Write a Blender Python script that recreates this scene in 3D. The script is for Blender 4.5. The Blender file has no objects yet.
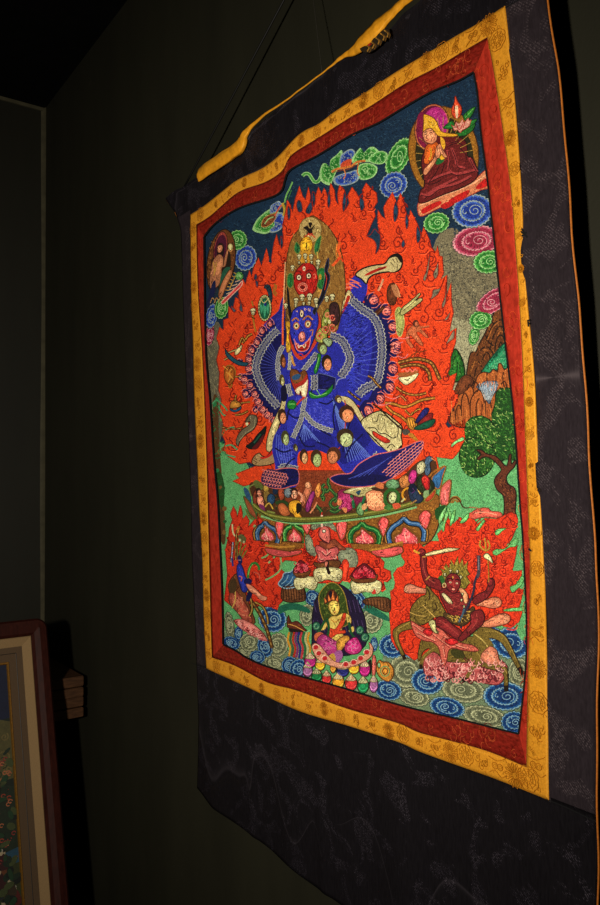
import bpy, bmesh, math, random
from math import sin, cos, pi, radians
from mathutils import Vector
from mathutils.geometry import tessellate_polygon
random.seed(7)
COL = bpy.context.scene.collection
# ------------------------------------------------------------------ helpers
def s2l(c):
    c = c / 255.0
    return c / 12.92 if c <= 0.04045 else ((c + 0.055) / 1.055) ** 2.4
def rgb(c): return (s2l(c[0]), s2l(c[1]), s2l(c[2]), 1.0)
def mk(name):
    m = bpy.data.materials.new(name); m.use_nodes = True
    nt = m.node_tree; b = nt.nodes['Principled BSDF']
    return m, nt, b
def node(nt, t, **kw):
    n = nt.nodes.new(t)
    for k, v in kw.items():
        if k.startswith('i_'): n.inputs[k[2:].replace('_', ' ')].default_value = v
        else: setattr(n, k, v)
    return n
def tag(o, label=None, cat=None, group=None, kind=None):
    if label: o['label'] = label
    if cat: o['category'] = cat
    if group: o['group'] = group
    if kind: o['kind'] = kind
    return o
def empty(name, loc, label, cat, group=None):
    o = bpy.data.objects.new(name, None); COL.objects.link(o); o.location = loc
    o.empty_display_size = .05
    return tag(o, label, cat, group)
def parent_keep(o, p):
    o.parent = p
    from mathutils import Matrix
    m = Matrix.Identity(4); q = p
    while q is not None:
        m = Matrix.Translation(q.location) @ m; q = q.parent
    o.matrix_parent_inverse = Matrix.Identity(4)
    # meshes are written in world coordinates: shift them into the parent's frame
    t = m.to_translation()
    if t.length > 0:
        for v in o.data.vertices: v.co -= t
def mesh_obj(name, verts, faces, mat, parent=None, smooth=False, cols=None, fmat=None):
    me = bpy.data.meshes.new(name); me.from_pydata([tuple(v) for v in verts], [], faces); me.update()
    mats = mat if isinstance(mat, (list, tuple)) else [mat]
    for m in mats: me.materials.append(m)
    if fmat:
        for p, i in zip(me.polygons, fmat): p.material_index = i
    if cols:
        a = me.color_attributes.new('thread', 'FLOAT_COLOR', 'CORNER')
        buf = []
        for p, c in zip(me.polygons, cols): buf.extend(c * p.loop_total)
        a.data.foreach_set('color', buf)
    if smooth:
        for p in me.polygons: p.use_smooth = True
    o = bpy.data.objects.new(name, me); COL.objects.link(o)
    if parent: parent_keep(o, parent)
    return o
# ------------------------------------------------------------------ camera
F, YAW, PITCH, ROLL = 764.08, 2.5219, .0431, -.0118
CAM = Vector((2.7669, -.8441, 1.5212))
dv = Vector((cos(PITCH) * cos(YAW), cos(PITCH) * sin(YAW), sin(PITCH)))
r0 = dv.cross(Vector((0, 0, 1))).normalized(); u0 = r0.cross(dv)
rv = cos(ROLL) * r0 + sin(ROLL) * u0; uv_ = -sin(ROLL) * r0 + cos(ROLL) * u0
cd = bpy.data.cameras.new('camera'); co = bpy.data.objects.new('camera', cd); COL.objects.link(co)
from mathutils import Matrix
M = Matrix((rv, uv_, -dv)).transposed().to_4x4(); M.translation = CAM
co.matrix_world = M
cd.sensor_fit = 'VERTICAL'; cd.sensor_height = 24; cd.lens = 24 * F / 905; cd.clip_start = .02
bpy.context.scene.camera = co
def ray(x, y): return dv + rv * ((x - 300) / F) - uv_ * ((y - 452.5) / F)
class Plane:
    """a surface in the room; survey points read off the photograph are put on it"""
    def __init__(s, O, U, V): s.O = Vector(O); s.U = Vector(U).normalized(); s.V = Vector(V).normalized(); s.N = s.U.cross(s.V).normalized()
    def uv(s, x, y):
        v = ray(x, y); k = (s.O - CAM).dot(s.N) / v.dot(s.N); X = CAM + v * k - s.O
        return X.dot(s.U), X.dot(s.V)
    def at(s, u, v, h=0): return s.O + s.U * u + s.V * v + s.N * h
TAU = .0426
TH = Plane((1.2758, -.03, 1.125), (1, 0, 0), (0, -sin(TAU), cos(TAU)))      # the hanging cloth (N towards the room)
WALL = Plane((0, 0, 0), (1, 0, 0), (0, 0, 1))
# ------------------------------------------------------------------ drawing with thread
def pts(s):
    if not isinstance(s, str): return [tuple(p) for p in s]
    a = [float(t) for t in s.split()]
    return list(zip(a[::2], a[1::2]))
def smooth(p, closed, n=3):
    if len(p) < 3: return p
    out = []; N = len(p); rng = range(N if closed else N - 1)
    for i in rng:
        if closed: a, b, c, d = p[i - 1], p[i], p[(i + 1) % N], p[(i + 2) % N]
        else: a, b, c, d = p[max(i - 1, 0)], p[i], p[i + 1], p[min(i + 2, N - 1)]
        for k in range(n):
            t = k / n
            out.append(tuple(.5 * (2 * b[j] + (c[j] - a[j]) * t + (2 * a[j] - 5 * b[j] + 4 * c[j] - d[j]) * t * t + (3 * b[j] - a[j] - 3 * c[j] + d[j]) * t ** 3) for j in (0, 1)))
    if not closed: out.append(p[-1])
    return out
def inside(x, y, P):
    r = False; j = len(P) - 1
    for i in range(len(P)):
        if (P[i][1] > y) != (P[j][1] > y) and x < (P[j][0] - P[i][0]) * (y - P[i][1]) / (P[j][1] - P[i][1]) + P[i][0]: r = not r
        j = i
    return r
STEP = 0.000008
class Motif:
    """one embroidered figure: patches and lines of coloured thread, each laid over the last"""
    def __init__(s, level, plane=TH, direct=False):
        s.v = []; s.f = []; s.c = []; s.h = level * .00012 + .0004; s.pl = plane; s.direct = direct; s.k = 0; s.flat = False
    def up(s): s.k += 1
    def P(s, x, y):
        u, v = (x, y) if s.direct else s.pl.uv(x, y)
        return s.pl.at(u, v, s.h + s.k * STEP)
    def tris(s, P, T, c):
        b = len(s.v); s.v += [s.P(*p) for p in P]; c = rgb(c)
        for t in T:
            a0, a1, a2 = [P[i] for i in t]
            ar = (a1[0] - a0[0]) * (a2[1] - a0[1]) - (a1[1] - a0[1]) * (a2[0] - a0[0])
            if abs(ar) < 1e-12: continue
            if (ar > 0) != s.direct: t = (t[0], t[2], t[1])
            s.f.append(tuple(b + i for i in t)); s.c.append(c)
    def F(s, c, q, sm=1, o=None, w=.5):
        P = pts(q)
        if sm: P = smooth(P, True)
        s.up(); s.tris(P, tessellate_polygon([[Vector((x, y, 0)) for x, y in P]]), c)
        if o and s.pl is TH and not s.direct and not s.flat:
            # rows of lighter and darker thread worked into each patch
            A = abs(sum(P[i - 1][0] * P[i][1] - P[i][0] * P[i - 1][1] for i in range(len(P)))) / 2
            if 8 < A < 1600 and sum(c) > 90:
                gx = sum(p[0] for p in P) / len(P); gy = sum(p[1] for p in P) / len(P); rs = random.getstate(); dk_ = tuple(int(v * .42) for v in c)
                if A < 420:
                    for k, g in ((.70, 1.14), (.38, 1.26)):
                        Q = [(gx + (x - gx) * k - .3, gy + (y - gy) * k - .3) for x, y in P]
                        if all(inside(x, y, P) for x, y in Q): s.up(); s.tris(Q, tessellate_polygon([[Vector((x, y, 0)) for x, y in Q]]), tuple(min(255, int(v * g + 4)) for v in c))
                xs = [p[0] for p in P]; ys = [p[1] for p in P]; ax = 0 if max(xs) - min(xs) > max(ys) - min(ys) else 90; s.up()
                for _ in range(int(3 + A * .045)):
                    x = random.uniform(min(xs), max(xs)); y = random.uniform(min(ys), max(ys)); l = random.uniform(1.2, 2.6); a = radians(ax + random.uniform(-40, 40)); b_ = random.uniform(-.8, .8)
                    T_ = [(x - l * cos(a), y - l * sin(a)), (x - b_ * sin(a), y + b_ * cos(a)), (x + l * cos(a), y + l * sin(a))]
                    if all(inside(q[0], q[1], P) for q in T_): s.L(dk_, T_, .45, 1, 0)
                for _ in range(int(2 + A * .03)):
                    x = random.uniform(min(xs), max(xs)); y = random.uniform(min(ys), max(ys)); l = random.uniform(.8, 1.8); a = radians(ax + random.uniform(-30, 30))
                    T_ = [(x - l * cos(a), y - l * sin(a)), (x + l * cos(a), y + l * sin(a))]
                    if all(inside(q[0], q[1], P) for q in T_): s.L(tuple(min(255, int(v * 1.35 + 14)) for v in c), T_, .45, 0, 0)
                random.setstate(rs)
        if o: s.L(o, P + [P[0]], w, 0)
        return P
    def L(s, c, q, w=.55, sm=1, up=1, taper=0):
        P = pts(q)
        if sm: P = smooth(P, False)
        P = [p for i, p in enumerate(P) if i == 0 or abs(p[0] - P[i - 1][0]) + abs(p[1] - P[i - 1][1]) > 1e-6]
        if len(P) < 2: return
        if up: s.up()
        if s.pl is TH and not s.direct: w = max(w * (1.35 if sum(c) < 170 else 1.1), .6)
        A = []; B = []; n = len(P)
        for i in range(n):
            a = P[max(i - 1, 0)]; b = P[min(i + 1, n - 1)]
            dx, dy = b[0] - a[0], b[1] - a[1]; l = math.hypot(dx, dy) or 1
            ww = w / 2 * (1 - taper * abs(2 * i / (n - 1) - 1) if taper else 1)
            A.append((P[i][0] - dy / l * ww, P[i][1] + dx / l * ww)); B.append((P[i][0] + dy / l * ww, P[i][1] - dx / l * ww))
        Q = A + B; T = []
        for i in range(n - 1): T += [(i, i + 1, n + i + 1), (i, n + i + 1, n + i)]
        s.tris(Q, T, c)
    def E(s, c, cx, cy, rx, ry, rot=0, o=None, w=.5, n=14):
        a = radians(rot)
        P = [(cx + rx * cos(t) * cos(a) - ry * sin(t) * sin(a), cy + rx * cos(t) * sin(a) + ry * sin(t) * cos(a)) for t in [2 * pi * i / n for i in range(n)]]
        return s.F(c, P, 0, o, w)
    def ring(s, c, cx, cy, rx, ry, rot=0, w=.5, a0=0, a1=360, n=16, sc=0, k=9):
        a = radians(rot); P = []
        for i in range(n + 1):
            t = radians(a0 + (a1 - a0) * i / n); m = 1 + (sc * abs(sin(t * k / 2)) if sc else 0)
            P.append((cx + rx * m * cos(t) * cos(a) - ry * m * sin(t) * sin(a), cy + rx * m * cos(t) * sin(a) + ry * m * sin(t) * cos(a)))
        s.L(c, P, w, 0)
    def stitch(s, c, q, n, ln=3, w=.5, ang=None, jit=30):
        P = pts(q); xs = [p[0] for p in P]; ys = [p[1] for p in P]; s.up()
        got = 0; tries = 0
        while got < n and tries < n * 12:
            tries += 1; x = random.uniform(min(xs), max(xs)); y = random.uniform(min(ys), max(ys))
            if not inside(x, y, P): continue
            got += 1; a = radians((random.uniform(0, 180) if ang is None else ang + random.uniform(-jit, jit)))
            l = ln * random.uniform(.6, 1.2) / 2
            s.L(c, [(x - l * cos(a), y - l * sin(a)), (x + l * cos(a), y + l * sin(a))], w, 0, 0)
    def spiral(s, c, x, y, r, a0=0, d=1, turns=1.3, w=.5, up=1, sx=.8):
        P = []
        n = int(10 * turns) + 4
        for i in range(n + 1):
            t = i / n; rr = r * (1 - .85 * t); a = radians(a0) + d * t * turns * 2 * pi
            P.append((x + sx * rr * cos(a), y + rr * sin(a)))
        s.L(c, P, w, 0, up)
    def build(s, name, parent, label=None, mat=None):
        o = mesh_obj(name, s.v, s.f, mat or MT['thread'], parent, cols=s.c)
        if label: o['label'] = label
        return o
# ------------------------------------------------------------------ materials
MT = {}
def thread_mat(name, lo=.62, hi=1.3, scale=620, bump=.25, rough=.75, spec=.25):
    m, nt, b = mk(name)
    at = node(nt, 'ShaderNodeAttribute', attribute_name='thread')
    tc = node(nt, 'ShaderNodeTexCoord')
    n1 = node(nt, 'ShaderNodeTexNoise', i_Scale=scale, i_Detail=2.0, i_Roughness=.6)
    n2 = node(nt, 'ShaderNodeTexNoise', i_Scale=60, i_Detail=2.0)
    nt.links.new(tc.outputs['Object'], n1.inputs['Vector']); nt.links.new(tc.outputs['Object'], n2.inputs['Vector'])
    mr = node(nt, 'ShaderNodeMapRange'); mr.inputs['From Min'].default_value = .3; mr.inputs['From Max'].default_value = .7
    mr.inputs['To Min'].default_value = lo; mr.inputs['To Max'].default_value = hi
    nt.links.new(n1.outputs['Fac'], mr.inputs['Value'])
    m2 = node(nt, 'ShaderNodeMapRange'); m2.inputs['From Min'].default_value = .3; m2.inputs['From Max'].default_value = .7
    m2.inputs['To Min'].default_value = .88; m2.inputs['To Max'].default_value = 1.1
    nt.links.new(n2.outputs['Fac'], m2.inputs['Value'])
    mu = node(nt, 'ShaderNodeMath', operation='MULTIPLY'); nt.links.new(mr.outputs[0], mu.inputs[0]); nt.links.new(m2.outputs[0], mu.inputs[1])
    sc = node(nt, 'ShaderNodeVectorMath', operation='SCALE')
    nt.links.new(at.outputs['Color'], sc.inputs[0]); nt.links.new(mu.outputs[0], sc.inputs['Scale'])
    nt.links.new(sc.outputs[0], b.inputs['Base Color'])
    bp = node(nt, 'ShaderNodeBump', i_Strength=bump, i_Distance=.0006)
    nt.links.new(n1.outputs['Fac'], bp.inputs['Height']); nt.links.new(bp.outputs[0], b.inputs['Normal'])
    b.inputs['Roughness'].default_value = rough; b.inputs['Specular IOR Level'].default_value = spec
    return m
MT['thread'] = thread_mat('embroidery_thread', .28, 1.5, 600, .4)
MT['paint'] = thread_mat('gouache_paint', .42, .62, 300, .05, .6, .3)
def silk(name, base, sheen, rot, scale=500, metal=.0, rough=.42, lo=.75, hi=1.2, aniso=.85, spec=.6, patch=None, streak=(1, 1, 1), bump=.2):
    """woven silk: thread direction sets which way its sheen spreads"""
    m, nt, b = mk(name)
    tc = node(nt, 'ShaderNodeTexCoord'); mp = node(nt, 'ShaderNodeMapping'); mp.inputs['Scale'].default_value = streak
    nt.links.new(tc.outputs['Object'], mp.inputs['Vector'])
    n1 = node(nt, 'ShaderNodeTexNoise', i_Scale=scale, i_Detail=3.0, i_Roughness=.65); nt.links.new(mp.outputs[0], n1.inputs['Vector'])
    at = node(nt, 'ShaderNodeAttribute', attribute_name='thread')
    mr = node(nt, 'ShaderNodeMapRange'); mr.inputs['From Min'].default_value = .3; mr.inputs['From Max'].default_value = .7
    mr.inputs['To Min'].default_value = lo; mr.inputs['To Max'].default_value = hi; nt.links.new(n1.outputs['Fac'], mr.inputs['Value'])
    sc = node(nt, 'ShaderNodeVectorMath', operation='SCALE'); sc.inputs[0].default_value = rgb(base)[:3]
    nt.links.new(mr.outputs[0], sc.inputs['Scale'])
    if patch is None and name.startswith(('red', 'yellow')): nt.links.new(at.outputs['Color'], sc.inputs[0])
    nt.links.new(sc.outputs[0], b.inputs['Base Color'])
    b.inputs['Roughness'].default_value = rough; b.inputs['Metallic'].default_value = metal
    b.inputs['Specular IOR Level'].default_value = spec; b.inputs['Specular Tint'].default_value = rgb(sheen)
    b.inputs['Anisotropic'].default_value = aniso; b.inputs['Anisotropic Rotation'].default_value = rot
    tg = node(nt, 'ShaderNodeTangent', direction_type='RADIAL', axis='Z'); nt.links.new(tg.outputs[0], b.inputs['Tangent'])
    bp = node(nt, 'ShaderNodeBump', i_Strength=bump, i_Distance=.0015); nt.links.new(n1.outputs['Fac'], bp.inputs['Height'])
    last = bp
    if patch:
        # damask: patches of twill with the shine of raised threads painted in as lighter colour
        big = node(nt, 'ShaderNodeTexVoronoi', feature='SMOOTH_F1', i_Scale=patch[0]); n3 = node(nt, 'ShaderNodeTexNoise', i_Scale=patch[0] * 1.6, i_Detail=3.0, i_Distortion=1.2)
        nt.links.new(tc.outputs['Object'], n3.inputs['Vector'])
        nt.links.new(n3.outputs['Fac'], big.inputs['W']) if 'W' in big.inputs and big.inputs['W'].enabled else None
        nt.links.new(tc.outputs['Object'], big.inputs['Vector'])
        mask = node(nt, 'ShaderNodeMapRange'); mask.inputs['From Min'].default_value = .53; mask.inputs['From Max'].default_value = .6
        nt.links.new(n3.outputs['Fac'], mask.inputs['Value'])
        n4 = node(nt, 'ShaderNodeTexNoise', i_Scale=patch[0] * 5, i_Detail=2.0, i_Distortion=2.5); nt.links.new(tc.outputs['Object'], n4.inputs['Vector'])
        con = node(nt, 'ShaderNodeMath', operation='PINGPONG'); con.inputs[1].default_value = .045; nt.links.new(n4.outputs['Fac'], con.inputs[0])
        cm = node(nt, 'ShaderNodeMapRange'); cm.inputs['From Min'].default_value = .004; cm.inputs['From Max'].default_value = .016; cm.inputs['To Min'].default_value = .0; nt.links.new(con.outputs[0], cm.inputs['Value'])
        wv = node(nt, 'ShaderNodeTexWave', wave_type='BANDS', bands_direction='DIAGONAL', i_Scale=150, i_Distortion=1.0); nt.links.new(tc.outputs['Object'], wv.inputs['Vector'])
        n5 = node(nt, 'ShaderNodeTexNoise', i_Scale=380, i_Detail=1.0); nt.links.new(tc.outputs['Object'], n5.inputs['Vector'])
        sp = node(nt, 'ShaderNodeMapRange'); sp.inputs['From Min'].default_value = .42; sp.inputs['From Max'].default_value = .62; nt.links.new(n5.outputs['Fac'], sp.inputs['Value'])
        mw = node(nt, 'ShaderNodeMath', operation='MULTIPLY'); nt.links.new(wv.outputs['Fac'], mw.inputs[0]); nt.links.new(sp.outputs[0], mw.inputs[1])
        m1 = node(nt, 'ShaderNodeMath', operation='MULTIPLY'); nt.links.new(mask.outputs[0], m1.inputs[0]); nt.links.new(mw.outputs[0], m1.inputs[1])
        m2 = node(nt, 'ShaderNodeMath', operation='MULTIPLY'); nt.links.new(m1.outputs[0], m2.inputs[0]); nt.links.new(cm.outputs[0], m2.inputs[1])
        mix = node(nt, 'ShaderNodeMix', data_type='RGBA'); nt.links.new(m2.outputs[0], mix.inputs['Factor'])
        nt.links.new(sc.outputs[0], mix.inputs['A']); mix.inputs['B'].default_value = rgb(patch[1]); nt.links.new(mix.outputs['Result'], b.inputs['Base Color'])
        b2 = node(nt, 'ShaderNodeBump', i_Strength=.5, i_Distance=.0015); nt.links.new(m2.outputs[0], b2.inputs['Height']); nt.links.new(bp.outputs[0], b2.inputs['Normal']); last = b2
    nt.links.new(last.outputs[0], b.inputs['Normal'])
    return m
MT['red_v'] = silk('red_brocade_upright', (176, 42, 26), (255, 100, 70), .25, scale=170, streak=(1, 1, .45), lo=.6, hi=1.25, spec=.5, bump=.4)
MT['red_h'] = silk('red_brocade_crosswise', (140, 30, 20), (255, 150, 90), 0, scale=230, streak=(.5, 1, 1), lo=.5, hi=1.5, rough=.36, bump=.8)
MT['yellow_v'] = silk('yellow_brocade_upright', (205, 145, 30), (255, 210, 110), .25, scale=420)
MT['yellow_h'] = silk('yellow_brocade_crosswise', (205, 145, 30), (255, 210, 110), 0, scale=420)
MT['veil'] = silk('silk_veil', (208, 140, 30), (255, 210, 120), 0, scale=90, streak=(1, 1, 1), rough=.4, patch=None)
MT['navy_v'] = silk('navy_damask_upright', (40, 34, 38), (215, 195, 200), .25, scale=350, patch=(11, (74, 64, 68)), rough=.55, spec=.4, streak=(1, 1, .25))  # same cloth as the crosswise pieces; stronger sheen painted in as lighter colours
MT['navy_h'] = silk('navy_damask_crosswise', (22, 20, 23), (200, 185, 200), 0, scale=350, patch=(11, (48, 44, 52)), rough=.42, spec=.34, streak=(1, 1, .15))  # duller sheen of the crosswise weave painted in as darker colours
def plain(name, col, rough=.6, spec=.3, n=None, lo=.8, hi=1.2, bump=0, st=(1, 1, 1), metal=0):
    m, nt, b = mk(name); b.inputs['Roughness'].default_value = rough; b.inputs['Specular IOR Level'].default_value = spec; b.inputs['Metallic'].default_value = metal
    tc = node(nt, 'ShaderNodeTexCoord'); mp = node(nt, 'ShaderNodeMapping'); mp.inputs['Scale'].default_value = st
    nt.links.new(tc.outputs['Object'], mp.inputs['Vector'])
    n1 = node(nt, 'ShaderNodeTexNoise', i_Scale=n or 50, i_Detail=4.0); nt.links.new(mp.outputs[0], n1.inputs['Vector'])
    mr = node(nt, 'ShaderNodeMapRange'); mr.inputs['From Min'].default_value = .3; mr.inputs['From Max'].default_value = .7
    mr.inputs['To Min'].default_value = lo; mr.inputs['To Max'].default_value = hi; nt.links.new(n1.outputs['Fac'], mr.inputs['Value'])
    sc = node(nt, 'ShaderNodeVectorMath', operation='SCALE'); sc.inputs[0].default_value = rgb(col)[:3]; nt.links.new(mr.outputs[0], sc.inputs['Scale'])
    nt.links.new(sc.outputs[0], b.inputs['Base Color'])
    if bump:
        bp = node(nt, 'ShaderNodeBump', i_Strength=bump, i_Distance=.002); nt.links.new(n1.outputs['Fac'], bp.inputs['Height']); nt.links.new(bp.outputs[0], b.inputs['Normal'])
    return m
MT['piping'] = plain('orange_piping', (176, 100, 30), n=300)
MT['lining'] = plain('lining_cotton', (40, 30, 30), n=300)
MT['cord'] = plain('black_cord', (12, 11, 10), .5, n=400)
MT['cord_pale'] = plain('nylon_cord', (46, 44, 38), .35, n=400)
MT['wood'] = plain('dark_red_wood', (44, 15, 9), .6, .12, 18, .7, 1.25, .1, (8, 8, 1))
MT['shelf_wood'] = plain('brown_shelf_wood', (66, 42, 24), .6, .2, 30, .6, 1.3, .2, (6, 1, 6))
MT['linen'] = plain('linen_liner', (128, 104, 72), .8, .1, 900, .82, 1.15, .3)
MT['mat'] = plain('linen_mat', (78, 62, 46), .8, .1, 900, .85, 1.12, .3)
MT['gold'] = plain('gold_fillet', (120, 84, 28), .4, .4, 200, metal=.5)
MT['nail'] = plain('steel_nail', (120, 120, 120), .3, .5, 80, metal=1)
MT['strut'] = plain('strut_wood', (60, 34, 20), n=30)
def wall_mat(name, base, smear):
    m, nt, b = mk(name); b.inputs['Roughness'].default_value = .62; b.inputs['Specular IOR Level'].default_value = .25
    tc = node(nt, 'ShaderNodeTexCoord')
    mp = node(nt, 'ShaderNodeMapping'); mp.inputs['Scale'].default_value = (1, 1, .25); nt.links.new(tc.outputs['Object'], mp.inputs['Vector'])
    n1 = node(nt, 'ShaderNodeTexNoise', i_Scale=6, i_Detail=5.0, i_Roughness=.6); nt.links.new(mp.outputs[0], n1.inputs['Vector'])
    n2 = node(nt, 'ShaderNodeTexNoise', i_Scale=160, i_Detail=3.0); nt.links.new(tc.outputs['Object'], n2.inputs['Vector'])
    n3 = node(nt, 'ShaderNodeTexNoise', i_Scale=9, i_Detail=6.0, i_Roughness=.7, i_Distortion=.6); nt.links.new(tc.outputs['Object'], n3.inputs['Vector'])
    r3 = node(nt, 'ShaderNodeMapRange'); r3.inputs['From Min'].default_value = .66; r3.inputs['From Max'].default_value = .8; r3.inputs['To Max'].default_value = .5
    nt.links.new(n3.outputs['Fac'], r3.inputs['Value'])
    mr = node(nt, 'ShaderNodeMapRange'); mr.inputs['From Min'].default_value = .3; mr.inputs['From Max'].default_value = .7
    mr.inputs['To Min'].default_value = .82; mr.inputs['To Max'].default_value = 1.16; nt.links.new(n1.outputs['Fac'], mr.inputs['Value'])
    mi = node(nt, 'ShaderNodeMix', data_type='RGBA'); mi.inputs['A'].default_value = rgb(base); mi.inputs['B'].default_value = rgb(smear)
    nt.links.new(r3.outputs[0], mi.inputs['Factor'])
    sc = node(nt, 'ShaderNodeVectorMath', operation='SCALE'); nt.links.new(mi.outputs['Result'], sc.inputs[0]); nt.links.new(mr.outputs[0], sc.inputs['Scale'])
    nt.links.new(sc.outputs[0], b.inputs['Base Color'])
    bp = node(nt, 'ShaderNodeBump', i_Strength=.12, i_Distance=.002); nt.links.new(n2.outputs['Fac'], bp.inputs['Height']); nt.links.new(bp.outputs[0], b.inputs['Normal'])
    return m
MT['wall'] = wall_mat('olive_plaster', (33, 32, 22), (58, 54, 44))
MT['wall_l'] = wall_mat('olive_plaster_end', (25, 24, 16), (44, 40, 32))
MT['bead'] = plain('corner_bead', (66, 62, 46), .7, .2, 30)
MT['ceil'] = plain('dark_ceiling', (7, 7, 7), .9, .05, 20)
MT['floor'] = plain('dark_floor', (24, 19, 14), .5, .3, 12)
# ------------------------------------------------------------------ setting
def box(name, a, b, mat, parent=None, bev=0):
    bm = bmesh.new(); bmesh.ops.create_cube(bm, size=1)
    for v in bm.verts: v.co = Vector([(a[i] + b[i]) / 2 + v.co[i] * (b[i] - a[i]) for i in range(3)])
    if bev: bmesh.ops.bevel(bm, geom=bm.edges[:], offset=bev, segments=2, affect='EDGES')
    me = bpy.data.meshes.new(name); bm.to_mesh(me); bm.free(); me.materials.append(mat)
    o = bpy.data.objects.new(name, me); COL.objects.link(o)
    if parent: parent_keep(o, parent)
    return o
HC = 2.9107
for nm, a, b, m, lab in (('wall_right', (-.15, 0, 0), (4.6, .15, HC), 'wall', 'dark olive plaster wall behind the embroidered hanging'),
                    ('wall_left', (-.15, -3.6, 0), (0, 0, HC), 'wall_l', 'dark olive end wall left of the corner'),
                    ('floor', (-.15, -3.6, -.1), (4.6, .15, 0), 'floor', 'dark floor'),
                    ('ceiling', (-.15, -3.6, HC), (4.6, .15, HC + .1), 'ceil', 'black ceiling')):
    tag(box(nm, a, b, MT[m]), lab, kind='structure')
# paint bead filling the corner
vs = []; n = 6
for z in [HC * i / 12 for i in range(13)]:
    wob = .002 * sin(z * 5)
    vs += [(0, -.012 - wob, z), (.004, -.006, z), (.012 + wob, 0, z)]
fs = []
for i in range(12):
    for k in range(2): fs.append((i * 3 + k, i * 3 + k + 1, i * 3 + k + 4, i * 3 + k + 3))
tag(mesh_obj('trim_1', vs, fs, MT['bead'], smooth=True), 'paint bead running up the room corner', kind='structure')
tag(box('trim_2', (0, -3.6, HC - .012), (.006, 0, HC), MT['bead']), 'thin edge line between end wall and ceiling', kind='structure')
# ------------------------------------------------------------------ the hanging: cloth pieces
hang = empty('embroidered_hanging', tuple(TH.at(.43, .45, 0)), 'large embroidered silk hanging of a blue deity in flames, with yellow, red and navy borders', 'wall hanging')
YO = dict(
 top="192 215 205 207 224 192 240 180 264 169 280 157 293 143 300 136 309 130 320 125 336 113 353 102 365 95 398 73 440 48 460 36 483 23 507 7",
 right="507 7 512.5 58 518 117 523 187 526 250 529 300 534 350 537 390 539 439 542 489 544.5 540 547 590 549 670 550 730 551 799",
 bottom="208 668 250 687 300 710 350 725 400 741 420 750 450 761 490 775 516 785 551 799",
 left="192 215 192.5 260 193 300 194.5 340 196 402 199 465 201 510 204 560 205.5 619 208 668")
YR = dict(
 top="198.5 225 213 216 240 193 267 183 284 172 291 159 300 151 320 139 353 118 373 107 407 85 440 68 460 56 490 38.5",
 right="490 38.5 496 70 504 121 510 163 515 205 518 247 521 287 524.5 350 526.5 400 528.7 460 531 520 532.5 560 532 627 530.5 670 529 766",
 bottom="214 657 237 665 270 682 300 690 350 708 400 722 420 731 450 739 490 750 529 766",
 left="198.5 225 199 260 200.5 300 203.5 340 206 390 209 470 211 550 212.5 610 214 657")
RP = dict(
 top="206 237 217 224 240 209 273 198 284 191 287 181 293 170 320 156 353 136 380 124 400 112 433 93 460 82 476 73",
 right="476 73 480 95 483 131 490 182 493.3 213 497 244 502 293 508 346 515 404 518.7 447 522.7 507 524.7 530 527 573 529 620 528.5 660 526 690 521 733",
 bottom="225 644 239 651 248 657 266 665 292 673 337 685 370 695 390 701 420 709 460 718 500 728 521 733",
 left="206 237 206.7 300 208 356 212 400 216 460 219.7 500 221.7 540 224 590 225 644")
def resample(q, n):
    P = smooth(pts(q), False, 4); d = [0]
    for a, b in zip(P, P[1:]): d.append(d[-1] + math.hypot(a[0] - b[0], a[1] - b[1]))
    out = []; j = 0
    for i in range(n + 1):
        t = d[-1] * i / n
        while j < len(d) - 2 and d[j + 1] < t: j += 1
        k = (t - d[j]) / ((d[j + 1] - d[j]) or 1)
        out.append((P[j][0] + (P[j + 1][0] - P[j][0]) * k, P[j][1] + (P[j + 1][1] - P[j][1]) * k))
    return out
def strip(name, A, B, mat, h, thick, parent, col, label, wav=0, seed=0, deco=None):
    """a strip of brocade between two traced edges, with thickness and slight puckers"""
    n = 90; a = [TH.uv(*p) for p in resample(A, n)]; b = [TH.uv(*p) for p in resample(B, n)]
    m = 6; V = []; Fc = []
    rnd = random.Random(seed); ph = [rnd.uniform(0, 6) for _ in range(4)]
    for i in range(n + 1):
        for j in range(m + 1):
            t = j / m; u = a[i][0] * (1 - t) + b[i][0] * t; v = a[i][1] * (1 - t) + b[i][1] * t
            s = i / n
            d = wav * sin(pi * t) * (.5 * sin(s * 31 + ph[0] + t) + .5 * sin(s * 57 + ph[1] - 2 * t) + .4 * sin(s * 13 + ph[2]))
            V.append(TH.at(u, v, h + thick + d + .0004 * sin(pi * t)))
    for i in range(n):
        for j in range(m): Fc.append((i * (m + 1) + j, i * (m + 1) + j + 1, (i + 1) * (m + 1) + j + 1, (i + 1) * (m + 1) + j))
    # hems turned down to the cloth behind
    base = len(V)
    for i in range(n + 1): V.append(TH.at(a[i][0], a[i][1], h)); V.append(TH.at(b[i][0], b[i][1], h))
    for i in range(n):
        Fc.append((i * (m + 1), (i + 1) * (m + 1), base + 2 * i + 2, base + 2 * i)); Fc.append((i * (m + 1) + m, base + 2 * i + 1, base + 2 * i + 3, (i + 1) * (m + 1) + m))
    cols = [rgb(col)] * len(Fc)
    nrm = []
    if deco:
        mt = Motif(0, direct=True); mt.h = h + thick + .0006 + wav * 1.1; deco(mt, a, b, n)
        o0 = len(V); V += mt.v; Fc += [tuple(o0 + k for k in f) for f in mt.f]; cols += mt.c
    o = mesh_obj(name, V, Fc, mat, parent, smooth=True, cols=cols)
    o['label'] = label
    return o
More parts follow.
